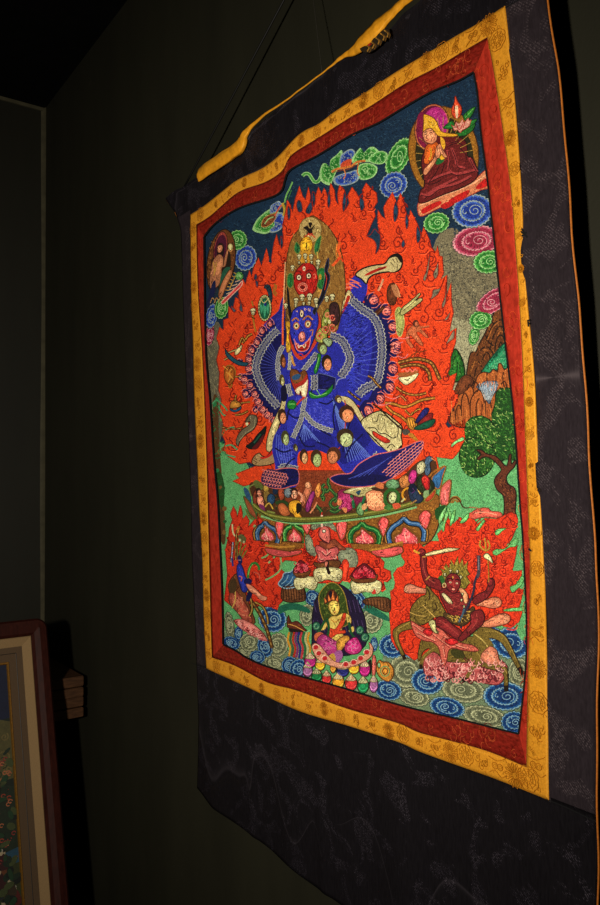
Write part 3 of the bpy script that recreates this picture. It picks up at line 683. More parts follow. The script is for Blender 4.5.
for i in range(26):
    x = random.uniform(213, 226); y = random.uniform(398, 545); m.E(random.choice(((40, 120, 70), (90, 160, 90), (30, 80, 36), (120, 84, 40))), x, y, random.uniform(1, 2.4), random.uniform(1.5, 3), random.uniform(0, 90))
put(m, 'tree', 'slender tree at the left edge')
# ---------------- flames
FL = (214, 62, 22); FR = (200, 48, 22); DK = (132, 24, 10); GOLD = (160, 106, 34)
def flame(m, P, c, n, dk=DK, rmin=3, rmax=6.5, sc=1, seed=1):
    P = m.F(c, P, 0, o=dk, w=.6); rnd = random.Random(seed)
    m.stitch(tuple(min(255, int(x * 1.13 + 6)) for x in c), P, n * 12, 2.2, .4); m.stitch(tuple(int(x * .84) for x in c), P, n * 10, 2.2, .4)
    xs = [p[0] for p in P]; ys = [p[1] for p in P]; pl = []; tr = 0; m.up(); hi = tuple(min(255, int(v * 1.15 + 22)) for v in c)
    while len(pl) < n * 2.2 and tr < 14000:
        big = len(pl) < n
        tr += 1; x = rnd.uniform(min(xs), max(xs)); y = rnd.uniform(min(ys), max(ys)); k = (.6 + .6 * (x - 210) / 300) * sc
        r = (rnd.uniform(rmin * 1.25, rmax * 1.35) if big and tr < 7000 else rnd.uniform(1.7, 3)) * k
        if not inside(x, y, P) or any(math.hypot(x - a, y - b) < (r + c_) * 1.02 for a, b, c_ in pl): continue
        if not all(inside(x + r * cos(t), y + r * sin(t), P) for t in (0, 1.57, 3.14, 4.71)): continue
        pl.append((x, y, r)); d = rnd.choice((1, -1)); a = rnd.uniform(200, 340); w_ = .95 if r > 2.4 else .7
        if r > 2.2:
            m.L(hi, [(x - d * r * .95 + 1, y + r * .5 + 1), (x - d * r * .4 + .8, y + r * 1.15 + 1), (x + d * r * .7, y + r * 1.05 + 1)], .6, 1, 0)
            m.spiral(dk, x, y, r * .85, a, d, rnd.uniform(.95, 1.45), w_, 0)
            x0 = x + .8 * .85 * r * cos(radians(a)); y0 = y + .85 * r * sin(radians(a))
            m.L(dk, [(x0, y0), (x0 + d * r * .25, y0 - r * .5), (x0 + d * r * .8, y0 - r * 1.0), (x0 + d * r * .6, y0 - r * 1.6)], w_, 1, 0)
            m.L(dk, [(x - d * r * .95, y + r * .5), (x - d * r * .4, y + r * 1.15), (x + d * r * .7, y + r * 1.05)], w_ * .9, 1, 0)
        else:
            m.L(dk, [(x - d * r, y + r), (x - d * r * .1, y + r * .4), (x + d * r * .1, y - r * .5), (x + d * r * .9, y - r * 1.2)], w_, 1, 0)
m = MO(6)
main = """256 486 252 484 244 486 233 481 240 478 236 474 246 470 256 466 250 462 240 464 234 460 228 456 224 450 226 442 222 434 224 424 220 412 222 400 219 390 220 373 217 360 220 347 217 338
220 327 224 330 224 320 229 318 229 306 233 311 236 297 240 300 239 291 243 279 246 284 250 270 252 277 254 268 259 257.5 262 266 267 248 271 264 274.7 242 277 234 280 246 284 240 283 225 286 212 288 200 291 205 293 212
296 198 300 186 303 196 306 200 309 187 311 196 310 206 313 210 316 196 319 187 322 194 324.7 188 327 193 329 200 331 183 335 190 336 200 339 205 338 194 340 185 345 190 347 198 344 207 346 210 350 203 348 196 352.7 187 357 193 361 200 364 198 363 190 366.7 183 371 188 377 193
378 202 374 208 376 216 372 224 367 236 372 238 375 234 378 244 377 254 380 250 382 240 379 228 378 218 378.5 210 382 216 386 219 384 208 387 202 390 197 393 192 396 200 397 206 401 193 404 200 407 214 409 219 411 210 414 216 418 224 422 236 424 227
427 233 430 240 432 248 436 252 438 246 440 256 443 256.7 444 274 441 280 447.7 275 447 290 446 300 451.7 282 452 303 454 312.7 452 321 450 332 457 328 456 343 451 357 451 367 446 378 451 376 457 373 455 382 453 390 459 391 458 402 452 410 450 417 446 424 449 428 456 424 466 419 465 430 466 438.7 461 449 456.7 455 452.7 459 437 457 441 475 430 482 300 486"""
flame(m, pts(main), FL, 150)
for q in ("271 252 272.5 263 269 262", ):
    m.F(NAVY, q, 0)
for q in ("378 232 381 236 380 248 376 254 377 246 374 240 367 236 371 235 375 229", "309 205 312 202 313 209 310 214 306 212", "299 200 302 203 303 211 299 212 297 205", "313 192 315.5 194 316 201 314.5 207 313 202", "329.5 192 331 197 331 204 329 208 328 200", "345 192 347 199 346 208 344 212 343 204", "361 197 364 200 365 207 362 211 360 204", "396 202 399 209 398 218 395 222 394 213", "407 214 409 218 409 226 407 229 406 221", "418 226 421 232 421 240 418 243 417 235", "289 206 291 210 291 217 289 220 288 212", "282 236 284 243 282 249 281 242", "256 274 258 276 257 280 254.5 279", "404 240 406 244 404 248 402 245", "258 288 259 282 256 281"):
    m.F((22, 48, 70), q, o=DK)
for q in ("243 307 241 300 238 295 241 303 240 309 243 312", "235 309 232 306 234 312 237 311"): m.F((52, 70, 84), q, o=DK)
for q in ("431 252 429 262 427 271 424 279 426 281 428 276 430 266", "439 262 437 268 434 274 436 279 439 274", "446 276 441 288 434 290 433 296 431 300 438 295 441 290", "447 282 446 296 443 304 444 308 447 300", "451 312 447 318 444 321 449 319", "455 330 449 340 447 345 450 342 455 338"):
    m.F((112, 104, 84), q, o=DK)
for q in ("452 445 456 441 464 437 465 440 458 443 453 447", ): m.F((110, 180, 110), q, o=DK)
put(m, 'flame_halo', 'great orange flame halo')
# small leaf sprays licking into the left of the flames
m = MO(7)
for q in ("213 404 217 400 222 404 226 408 228 411", "219 405 221 411 224 415 226 415", "226 430 230 428 235 427", "226 446 232 445 238 450", "222 452 228 455 236 457"): m.L((72, 150, 100), q, 1.4)
m.stitch((40, 110, 60), "211 400 222 400 228 460 216 460", 50, 2.4, .7)
put(m, 'leaf_spray', 'green leaf sprays')
# ---------------- figures helpers
SK = (208, 132, 92); CRM = (192, 176, 122); BL = (36, 40, 156); NV = (14, 14, 76); PK = (206, 104, 92)
def skull(m, x, y, s=2.6):
    m.flat = True
    m.F((206, 198, 148), [(x - s * .8, y - s * .5), (x - s * .3, y - s), (x + s * .4, y - s), (x + s * .85, y - s * .4), (x + s * .6, y + s * .3), (x + s * .4, y + s), (x - s * .4, y + s), (x - s * .55, y + s * .3)], 1, (40, 34, 16), .35)
    m.E((30, 22, 12), x - s * .33, y - s * .05, s * .2, s * .26, 0, n=8); m.E((30, 22, 12), x + s * .36, y - s * .05, s * .2, s * .26, 0, n=8); m.L((40, 30, 16), [(x - s * .3, y + s * .65), (x + s * .3, y + s * .65)], .35, 0); m.flat = False
def headm(m, x, y, rx, ry, sk, hair=(34, 22, 14), rot=0, d=1):
    m.E(hair, x - .8 * d, y - ry * .25, rx * 1.15, ry * 1.1, rot); m.E(sk, x + .3 * d, y + ry * .1, rx * .85, ry * .9, rot, (60, 30, 20), .35)
    for sx_ in (-.25, .45): m.L((30, 18, 10), [(x + sx_ * rx * d - .7, y - .3), (x + sx_ * rx * d + .7, y - .2)], .5, 0); m.L((30, 18, 10), [(x + sx_ * rx * d - .9, y - 1.6), (x + sx_ * rx * d + .9, y - 1.7)], .35, 0)
    m.L((150, 30, 24), [(x - .2 * d, y + ry * .55), (x + 1.2 * d, y + ry * .5)], .5, 0); m.L((90, 50, 34), [(x + .4 * d, y - .3), (x + .8 * d, y + ry * .25)], .3, 0)
def fist(m, x, y, s, ang, cuff=True):
    """closed hand with a navy cuff; ang points away from the arm"""
    a = radians(ang); cx_, sy_ = cos(a), sin(a)
    T = lambda u, v: (x + u * cx_ * .85 - v * sy_ * .85, y + u * sy_ + v * cx_)
    if cuff: m.F(NV, [T(-1.5 * s, -1.1 * s), T(-.2 * s, -1.35 * s), T(.6 * s, -1.0 * s), T(.6 * s, 1.0 * s), T(-.2 * s, 1.35 * s), T(-1.5 * s, 1.1 * s)], 1)
    m.F((206, 98, 88), [T(-.7 * s, -.45 * s), T(.1 * s, -.85 * s), T(.8 * s, -.75 * s), T(1.05 * s, -.1 * s), T(.9 * s, .6 * s), T(.2 * s, .8 * s), T(-.65 * s, .35 * s)], 1, (60, 14, 30), .45)
    for k in (-.5, 0, .5): m.L((44, 20, 70), [T(-.1 * s, k * s - .2 * s), T(.6 * s, k * s * .9), T(1.0 * s, k * s * .7 + .1 * s)], .6)
    m.L((236, 150, 130), [T(-.5 * s, -.2 * s), T(0, -.45 * s), T(.45 * s, -.1 * s), T(.05 * s, .3 * s)], .8); m.L((40, 10, 70), [T(-.2 * s, .2 * s), T(.4 * s, .75 * s)], .6)
    m.L((226, 130, 120), [T(-.9 * s, -.8 * s), T(-.2 * s, -1.3 * s), T(.9 * s, -1.1 * s)], .45); m.L((226, 130, 120), [T(-.9 * s, .9 * s), T(0, 1.3 * s), T(1.2 * s, 1 * s)], .45)
def lace(m, q, w, c=(172, 172, 160)):
    P = smooth(pts(q), False, 4); n = len(P)
    m.L((52, 56, 104), P, w, 0)
    A = []; B = []; C = []; D = []
    acc = 0
    Q = resample(P, max(6, int(sum(math.hypot(a[0] - b[0], a[1] - b[1]) for a, b in zip(P, P[1:])) / 1.3)))
    for i, p in enumerate(Q):
        a = Q[max(i - 1, 0)]; b = Q[min(i + 1, len(Q) - 1)]; l = math.hypot(b[0] - a[0], b[1] - a[1]) or 1; nx, ny = -(b[1] - a[1]) / l, (b[0] - a[0]) / l
        k = w / 2 * (1 + .35 * (i % 3 == 0) + random.uniform(-.1, .1)); A.append((p[0] + nx * k, p[1] + ny * k)); B.append((p[0] - nx * k, p[1] - ny * k))
        z = w * .3 * (1 if i % 2 else -1); C.append((p[0] + nx * z, p[1] + ny * z)); D.append((p[0] - nx * z * .6, p[1] - ny * z * .6))
    m.L(c, A, .8, 0); m.L(c, B, .8, 0); m.L(c, C, .65, 0); m.L(tuple(int(x * .85) for x in c), D, .6, 0)
# ---------------- central deity : aureole, arms, body
m = MO(9)
AU = "286 325 286 290 287 262 290 246 294 236 301 228 307 220 313 216 319 219 327 225 334 234 340 246 344 262 346 285 345 303 341 318 334 334 300 340"
P = m.F((134, 94, 40), AU, o=(70, 40, 14), w=.7); m.stitch((176, 138, 70), P, 260, 4, .5, 82, 25); m.stitch((92, 58, 24), P, 220, 4, .5, 82, 25)
m.E((184, 158, 96), 311, 230, 11.5, 13, 0, (110, 80, 34), .6)
m.stitch((140, 110, 58), [(311 + 10 * cos(t), 230 + 12 * sin(t)) for t in [i * .5 for i in range(13)]], 70, 2.4, .4)
for q in ("304 228 308 226 311 229 315 225 313 231 314 236 310 234 307 237 308 231", "309 223 311 228 313 223"): m.F((24, 14, 10), q)
m.L((196, 60, 30), "305 237 311 234 316 238", 1); m.L((200, 60, 40), "309 233 311 236 313 233", .8)
for q in ("316 243 319 238 322 236 321 244 319 252 317 255 315 250", "297 242 295 250 299 254 301 248"): m.F((24, 86, 44), q, o=(120, 140, 60))
m.E((216, 160, 34), 307, 245.5, 6.3, 8.8, 5, (120, 60, 10), .5)
for q in ("303 243.5 305.5 242.8", "308.5 242.3 311.5 241.8", "302 240.8 305.5 240", "308 239.6 312 239", "306.6 243 307.4 247 306 247.8", "304.5 250 307 251 309.5 249.8"): m.L((70, 30, 8), q, .55)
m.F((196, 140, 40), "302 252 311 252 313 262 300 262"); m.L((200, 170, 80), "318 252 319 262", 1.2)
m.L((226, 88, 34), "341 242 339 250 341 256 337 262 333 266", 2.4); m.L((236, 130, 50), "338 244 337 252 338 258", 1); m.L((214, 60, 26), "344 262 341 258 337 262", 1.4)
put(m, 'aureole', 'ochre aureole with a small yellow face on top')
m = MO(10)   # red face
m.F((172, 28, 20), "296 272 301 266 307 262 313 264 317 270 318.5 279 317 289 312 295 304 297 298 293 295 286 294.5 278", o=(70, 8, 8), w=.7)
for x, y in ((299.7, 277.5), (309.5, 276)): m.E((50, 10, 8), x, y, 3, 3.4); m.E((226, 206, 170), x, y, 2, 2.4); m.E((20, 12, 10), x + .1, y, .9, 1.2)
m.E((226, 206, 170), 304.8, 268.8, 1.4, 2.4); m.E((20, 12, 10), 304.8, 269, .6, 1)
m.ring((226, 130, 110), 303.4, 287.2, 4.6, 4.2, 0, .7); m.ring((226, 150, 120), 303.4, 287.2, 3.2, 2.6, 0, .5); m.E((90, 14, 12), 303.4, 287.5, 2.3, 1.7)
m.L((90, 10, 8), "296 272.5 299 271 302.5 273.5", .9); m.L((90, 10, 8), "306.5 272.5 310 270 314 271.5", .9); m.L((226, 120, 90), "314 275 316 274 316 278 314 278", .5); m.L((110, 10, 8), "303.5 275 302 281 305 282.4 307 281", .8)
for q in ("318 272 322 268 326 270 325 278 328 284 323 290 318 286 320 279", "293 274 289 275 288 284 291 288 294 284"): m.F((26, 92, 40), q, o=(100, 130, 60))
m.E((180, 130, 40), 321, 277, 1.4, 3); m.L((190, 140, 60), "318 292 322 290 320 298", 1.6)
for x, y, s in ((300, 257, 2.6), (306, 256.3, 2.7), (312, 257, 2.7), (319, 262.6, 3), (293.3, 268, 2.6), (300, 263, 1.6), (307, 261.5, 1.6), (312.5, 262.5, 1.7), (318.5, 268, 1.8)): skull(m, x, y, s)
put(m, 'upper_face', 'red wrathful face with a skull crown')
m = MO(8)   # flayed hide, raised arm
m.F(BL, "350 283 354 277 358 275 365 278 368 284 367 294 363 302 356 300 352 292"); 
m.F(CRM, "356 275 361 270 368 267 377 265 385 264 389 259 392 256 398 254 402 257 403 263 401 269 396 272 389 272 382 273 374 275 369 279 367 284 362 279", o=(14, 8, 6), w=1.1)
m.F((16, 10, 8), "388 259 393 254.5 399 253.6 402.5 257 403 263 400 261 397 257 392 258"); m.F(CRM, "390 262 393 257.5 397 258 400 263 398 270 393 272 388 270")
for q in ("393 259 396 263", "396.5 258 399 263", "391 262 395 267", "398 264 398 269"): m.L((60, 44, 20), q, .5)
m.F((172, 32, 20), "365 275.5 372 271 380 268 387 266.3 386 268.5 378 271.5 370 275"); m.L((92, 10, 8), "379 270 386 267.5", .8)
for q in ("343 289 348 287 356 290", "345 285 350 284 358 287", "350 279 355 281 361 284"): m.L((226, 110, 80), q, 1.2); 
m.F(CRM, "342 316 343 304 346 296 349 290 354 295 351 302 346 308", o=(60, 30, 20)); m.F((178, 40, 24), "343 313 345 305 348 296 351 297 348 305 345 311")
m.F(BL, "352 292 358 298 362 300 366 296 366 284 356 285")
for q in ("346 289 353 286 359 288", "349 283 357 283 362 287"): m.L((226, 110, 80), q, .9)
put(m, 'raised_arm', 'pale flayed arm raised on the right')
m = MO(9)   # left fan of arms
LF = "285 296 283 306 281 312 275 317 268 323 260 332 254 343 249 356 248 370 249 384 253 396 260 408 268 417 276 423 284 424 292 400 294 350 290 320"
m.F(NV, LF); m.F((30, 32, 130), "284 297 286 312 284 332 276 336 268 330 264 326 270 319 279 311 281 304"); m.F((30, 32, 130), "283 350 288 340 294 350 292 390 286 400 279 390 280 370")
for i in range(22):
    a = radians(130 + i * 6.2); m.L((58, 66, 160), [(284 + 4 * cos(a) * .7, 368 - 6 * sin(a) + 0), (284 + 24 * cos(a), 368 - 40 * sin(a))], .35, 0)
m.stitch((60, 60, 170), "268 330 284 305 286 332 276 336", 40, 3, .4, 120, 20)
lace(m, "279 330 272 336 264 347 259 357 256.5 369 261 383 267 393 273 400 279 407", 6); lace(m, "284 346 280 354 278.5 367 280 380", 3.4)
put(m, 'arm_fan', 'fan of dark blue arms on the left')
for (x, y, s, a) in ((271, 324, 3.6, 235), (263, 331, 4, 225), (258, 342, 4, 215), (252.7, 350, 4.2, 200), (250, 359, 4.2, 190), (250, 368.5, 4.4, 180), (245.5, 379, 4, 170), (251, 385, 4.2, 160), (246.5, 393.5, 3.8, 160), (255.5, 393.5, 4, 150), (259, 401.5, 4.2, 140), (263.5, 409, 4.2, 130), (268.5, 414.5, 4.2, 120), (274.5, 419.5, 4, 110), (241, 377, 2.6, 180), (240, 362, 2.4, 190), (256, 410, 2.4, 130)):
    m = MO(10); fist(m, x, y, s, a); put(m, 'hand', None)
m = MO(9)   # right fan
RF = "341 316 345 304 352 293 357 296 362 302 370 306 380 310 388 322 391 340 391 356 389 372 384 386 376 398 366 407 356 404 340 400 322 392 320 370 330 345 338 330"
m.F((34, 38, 150), RF); m.F(NV, "358 301 372 306 384 312 389 326 391 345 390 365 385 384 376 398 367 404 374 390 381 370 382 345 378 326 366 312"); m.F((22, 24, 112), "372 316 379 326 383 345 381 370 373 390 362 396 368 376 373 350 372 330")
for i in range(17):
    a = radians(-68 + i * 8.2); m.L((76, 90, 186), [(335 + 14 * cos(a), 362 + 16 * sin(a)), (335 + 30 * cos(a), 362 + 34 * sin(a) + random.uniform(-2, 2)), (335 + 46 * cos(a), 360 + 50 * sin(a))], .4)
for i in range(9): m.E((42, 50, 176), 349 + 1.2 * sin(i) + 3.5 * sin(i * .4), 322 + i * 9, 5, 5.5, 0)
m.stitch((60, 70, 196), "344 306 356 298 366 312 370 340 360 380 350 390 346 350", 200, 4, .4, -10, 40); m.stitch((18, 18, 96), "344 306 356 298 366 312 370 340 360 380 350 390 346 350", 160, 4, .5, -10, 40)
lace(m, "352 300 357 304 364 310 372 315 379 325 382 338 383 350 381.5 365 379 378 374 385 366 388 359 395", 6.6); lace(m, "331 336 338 338 344 342 348 350 351 359 347 369 341 377", 6.6)
m.F(BL, "336 384 341 378 348 380 350 388 346 396 338 394"); m.L((140, 150, 190), "337 385 339 380 344 378", .8)
HR = ((374, 300.5, 6, -30), (386.5, 311.5, 6, -15), (393, 327, 5.6, -5), (396, 346, 6, 0), (395, 350, 5.6, 5), (393, 369, 6, 5), (390, 387, 5.6, 20), (380.5, 398.5, 5.2, 25), (368.5, 410.5, 6, 40))
for q in ("399 337 404 339 410 337", "399 356 405 358 409 354", "398 344 404 342", "400 376 396 380 390 378", "386 396 394 399 400 396", "379 404 386 405 392 402"): m.L((222, 120, 120), q, .7); 
put(m, 'arm_fan', 'fan of blue arms on the right')
for (x, y, s, a) in HR: m = MO(10); fist(m, x, y, s, a); put(m, 'hand', None)
# ---------------- what the hands hold
m = MO(10)
m.F((84, 40, 18), "388 290 390 285 394 283 399 288 398 296 396 304 391 305 388 299", o=(30, 12, 6)); m.F((170, 110, 70), "392 286 396 285 400 291 401 297 397 297 394 292"); m.L((212, 150, 100), "396 284 399 290 401 297", .8)
m.L((60, 26, 12), "371 320 378 313 385 307", 3.6); m.L((110, 60, 30), "372 319 384 308", .8); m.L((214, 150, 110), "379 291 382 285 384 279", 1.8)
m.F((132, 138, 70), "396 312 400 307 404 314 405 325 402 336 398 334 397 322", o=(190, 190, 110)); m.stitch((186, 186, 110), "397 312 403 312 404 326 399 332", 30, 2, .5)
m.F((168, 160, 100), "401 314 403 308 409 303 415 298 420 293 421 295 416 301 421 298 423.5 300 418 305 410 311 404 315", o=(16, 12, 6), w=.6); m.L((60, 50, 26), "404 311 411 305 417 300", .5); m.L((226, 220, 160), "405 309 412 303", .6)
put(m, 'club', 'brown club, olive cloth and pale hand')
m = MO(10)
m.F((188, 96, 58), "409 330 414 325 419 324 422 329 427 334 429 338 426 337 420 332 417 333 421 339 424 345 421 345 415 339 411 335 410 340 414 346 412 348 407 341 407 335", o=(110, 40, 20)); m.E((70, 30, 18), 416.5, 323.5, 3, 3.6); m.E((188, 100, 64), 417.4, 324.2, 1.8, 2.4); m.L((188, 96, 58), "420 327 425 327 430 326", 1.6)
m.L((120, 50, 16), "411 357 416 353 421 352 428 350", .9); m.L((120, 50, 16), "414 358 418 349 416 346", .8); m.L((120, 50, 16), "406 360 412 356", .7)
put(m, 'small_figure', 'small tan figure tumbling in the flames')
m = MO(10)
def rope(m, q, w, c=(116, 70, 24)):
    P = smooth(pts(q), False, 4); m.L((50, 26, 10), P, w + .8, 0); m.L(c, P, w, 0)
    Q = resample(P, max(3, int(len(P) * .9)))
    m.up()
    for i in range(1, len(Q), 2): m.L((196, 150, 70), [Q[i - 1], Q[i]], w * .3, 0, 0)
rope(m, "399 363 406 361 416 359 425 360 432 363 436 369 439 376 441 380", 2.4); rope(m, "401 367 410 365 419 365 426 368 430 374 431 381", 2.2)
m.F((206, 198, 150), "399 378 404 377 410 376 418 373 419 375 414 381 407 385 402 382", o=(60, 40, 20)); m.F((150, 84, 40), "399 376 408 377 418 373 418 370 408 372 400 373")
m.L((232, 110, 90), "402 371 406 369 408 372 411 369 413 372 416 369 418 371", 1.3); m.L((40, 20, 10), "405 379 408 380 411 378", .6)
rope(m, "397 387 402 391 409 394 418 395 427 393", 1.4, (140, 84, 30)); rope(m, "386 403 395 404 404 407 412 405 420 401 428 399 436 398", 1.8, (168, 110, 34)); rope(m, "387 406 393 412 401 416 408 422", 1.6, (168, 110, 34))
rope(m, "397 398 402 396 407 401", 1.1, (190, 110, 60)); rope(m, "412 415 418 410 422 409", .9, (168, 110, 34)); rope(m, "406 410 411 415 414 412", .9, (168, 110, 34))
m.F((176, 116, 36), "407 420 411 417 417 420 418 426 414 430 409 427", o=(60, 34, 8)); 
for i in range(4): m.L((70, 40, 10), [(408 + i * 2.3, 419), (410 + i * 2.3, 427)], .5, 0)
m.F((22, 22, 84), "416 423 420 415 426 408 430 409 428 414 422 421", o=(8, 6, 20)); m.F((110, 20, 20), "418 425 425 417 431 413 434 414 432 420 426 424", o=(30, 4, 6)); m.F((10, 66, 46), "415 428 420 425 428 421 436 419 434 425 427 429 418 430", o=(4, 22, 14))
m.F((70, 66, 60), "404 430 408 429 411 432 408 435 404 434"); m.F((176, 116, 36), "409 434 413 433 419 440 417 441 411 437"); m.L((40, 24, 10), "374 404 382 410 392 420 404 430", 1.2)
rope(m, "369 376 373 378 377 383 382 388", 1.2, (120, 74, 26)); rope(m, "349 391 355 396 362 401", 1, (60, 36, 16))
put(m, 'rope_and_blades', 'ropes, skull cup, feather and blades in the right hands')
m = MO(10)
m.F((28, 52, 66), "265 288 266 285 270 285 272 290 273 297 272 303 270 302 269 294 267 289", o=(10, 20, 28)); m.L(GOLD, "275 284 277 288 274 292 277 296", 1.4); m.L(GOLD, "278 285 274 289 278 294", 1)
m.E((150, 150, 96), 265.5, 308, 6.8, 13.3, 0, (20, 16, 8), .6); m.E((16, 84, 58), 265.5, 309, 5.3, 11); 
for i in range(22): t = i * .285; m.E((196, 190, 130), 265.5 + 6 * cos(t), 308 + 12.2 * sin(t), .6, .8, n=6)
for q in ("265.5 300 267 308 265.5 318 264 308", "261 304 264 308 262 314", "270 304 267 308 269 314"): m.F((60, 150, 110), q); 
m.E((20, 30, 110), 266, 304, 1.2, 2.6); m.L((190, 180, 110), "262 300 265 303 269 299", .7)
m.L(GOLD, "252.5 301 254 306", 1.4); skull(m, 253.8, 311.5, 3.2); m.L(GOLD, "253.5 315 254.5 322 256.5 332", 1.6); m.L((70, 40, 12), "252 317 256 319", .8)
rope(m, "243 343 246 340 249 336 253 334", 1.4, GOLD); rope(m, "240 345 243 338 246 342", 1.1, GOLD); m.F((196, 184, 130), "236 351 240 347 243 345 242 350 239 354 236 355", o=(70, 40, 16)); rope(m, "226 355 231 352 237 350", .9, (190, 170, 110)); rope(m, "225 360 232 356", .9, (190, 150, 90))
m.F((26, 74, 92), "226 349 229 353 236 359 243 362 249 363 247 366 239 365 231 360 227 355", o=(8, 24, 34), w=.6)
for q in ("225 371 228 366 233 366 236 371 235 378 231 384 227 380", "227 374 231 370 234 374 231 380", "229 384 231 388 233 384"): m.L(GOLD, q, 1.2); 
m.F((150, 80, 24), "225 372 229 366 235 370 235 380 230 385 226 380", o=(70, 30, 10)); 
for q in ("227 372 231 376 229 382", "233 369 230 373 234 379", "224 366 229 370"): m.L((216, 150, 60), q, .8)
rope(m, "236 377 242 376", .8, GOLD)
m.F((30, 82, 120), "231 408.5 236 410 242 406.5 241 410 236 412 232 411", o=(8, 24, 34)); m.F((168, 112, 40), "231 408 232 402 236 400 241 403 242 406 237 408", o=(70, 34, 10)); rope(m, "236 400 237 395", .9, GOLD); rope(m, "242 403 251 402", .7, GOLD); rope(m, "236 415 243 414 249 411", 1, GOLD); rope(m, "223 427 232 429 244 428", .8, (130, 70, 30))
m.F((104, 94, 72), "255 415 258 417 258 423 254 430 246 435 241 441 239 446 237 442 239 435 244 429 250 425 251 421 247 423 247 419 251 415", o=(40, 30, 20), w=.6); m.L((160, 150, 110), "256 418 255 427 247 433 240 441", .5); m.E((210, 200, 150), 248, 424, 1.4, 1.8)
m.F((14, 22, 20), "247 446 253 442 258 435 263 430 267 426 266 434 262 442 256 448 251 449", o=(8, 6, 6)); m.F((90, 16, 20), "253 448 259 442 265 434 264 440 259 448 255 449.5"); m.L((26, 80, 60), "255 443 262 434", 1)
put(m, 'held_weapons', 'shield, skull staff, blade and hook in the left hands')
# ---------------- deity body
m = MO(11)
m.F(CRM, "283 399 287 398 286 408 283 416 279 428 275 440 273 449 270 452 267 449 268 438 272 426 277 415 281 407", o=(40, 30, 14), w=.7); m.stitch((110, 96, 60), "281 405 285 405 276 436 271 448 269 440", 20, 1.4, .5)
m.F((160, 128, 84), "252.5 462 255 456 260 453 263 456 268 456 275 447 277 456 276 462 269 465 260 466 255 465", o=(24, 12, 8), w=.7); m.F((176, 30, 22), "261 457 268 456 274 449 275 452 270 457 263 459")
for q in ("255 458 258 460", "254 460 257 462", "256 464 258 462"): m.L((70, 44, 26), q, .5)
put(m, 'flayed_arm', 'pale flayed arm and brown foot at the left')
m = MO(11)
m.F(CRM, "338 396 345 396 352 399 358 406 363 415 370 427 378 438 388 448 386 452 376 443 366 430 357 415 349 405 340 402", o=(30, 20, 10), w=.7)
m.F((196, 184, 130), "362 421 368 416 376 412 383 411 390 415 396 420 403 427 402 436 403 444 400 450 392 453 386 450 378 442 370 434 364 428", o=(30, 20, 10), w=.9)
m.F((168, 40, 24), "374 431 381 435 389 439 391 442 386 443 379 439 374 435", o=(70, 10, 8))
for q in ("374 422 378 421 380 414 388 417 392 420 399 428 398 437", "368 428 376 428 380 433 387 434 393 438 397 437", "388 448 392 444 396 447", "382 412 383 408", "392 418 394 414", "400 426 403 423"): m.L((24, 16, 8), q, .7)
m.stitch((150, 138, 86), "372 420 384 413 400 428 398 438 380 430", 60, 2, .4); m.F((14, 10, 8), "388 451 392 449 397 450 402 445 403 448 399 453 392 455")
for x in (390, 394, 398): m.E((206, 190, 140), x, 451 - (x - 390) * .2, 1.5, 2)
put(m, 'flayed_skin', 'pale flayed skin stretched at the right')
m = MO(12)
body = "293 352 300 358 308 352 314 345 318 338 326 343 333 356 336 372 337 390 342 400 352 409 362 424 374 441 388 452 378 456 362 463 352 473 345 472 338 463 331 456 322 451 310 449 300 452 298 462 299 484 288 488 276 486 276 466 273 450 275 436 282 424 286 408 286 390 283 372 284 354 288 346"
P = m.F(BL, body); 
m.stitch((60, 68, 196), "290 360 330 360 336 400 320 440 300 440 288 410", 300, 2.6, .45, 20, 60); m.stitch((20, 20, 104), P, 240, 2.6, .5, 60, 50)
m.F((44, 50, 172), "310 400 322 396 333 402 336 418 334 430 324 430 312 418"); m.F((44, 50, 172), "290 410 300 408 302 418 296 432 288 430")
m.F((22, 24, 116), "333 396 342 402 352 412 362 426 372 440 362 450 350 462 341 462 338 440 336 418"); m.F((28, 30, 128), "300 426 316 428 332 434 336 446 330 454 318 450 300 450")
for i in range(11): m.L((92, 116, 200), [(333 + i * .8, 398 + i * 1.6), (337 + i * 1.5, 415 + i * 2), (342 + i * 2.4, 434 + i * 1.6), (346 + i * 2.6, 448 + i * .9), (349 + i * 2.8, 462 - i * .6)], .4)
for i in range(7): m.L((88, 110, 206), [(278 + i * 2, 434 + i), (277 + i * 2.6, 450 + i), (281 + i * 2, 464)], .35)
for i in range(9): m.L((96, 120, 210), [(305, 424), (300 + i * 2.6, 440 + 2 * sin(i))], .3, 0)
for q, n_ in (("292 404 300 396 316 402 330 410 334 424 322 432 306 430 294 420", 190), ("280 440 290 436 296 450 292 466 282 462", 70), ("344 300 356 302 366 318 364 350 352 372 346 340", 0), ("292 362 300 364 300 384 290 390", 30), ("322 352 332 358 335 370 326 374 318 368", 60)):
    if n_: m.stitch((84, 90, 214), q, n_, 2.2, .5, 20, 70)
for q in ("288 412 296 418 303 416", "310 420 318 428 332 436", "336 404 334 416 336 430", "300 436 306 446 316 446", "320 402 328 404 334 400", "276 448 284 452 292 450", "284 470 290 462 296 458", "318 442 328 446 336 452", "322 376 316 384 312 392", "296 402 290 410 288 420", "352 420 346 436 344 452", "364 434 352 446 346 458"): m.L((10, 10, 60), q, 1.1)
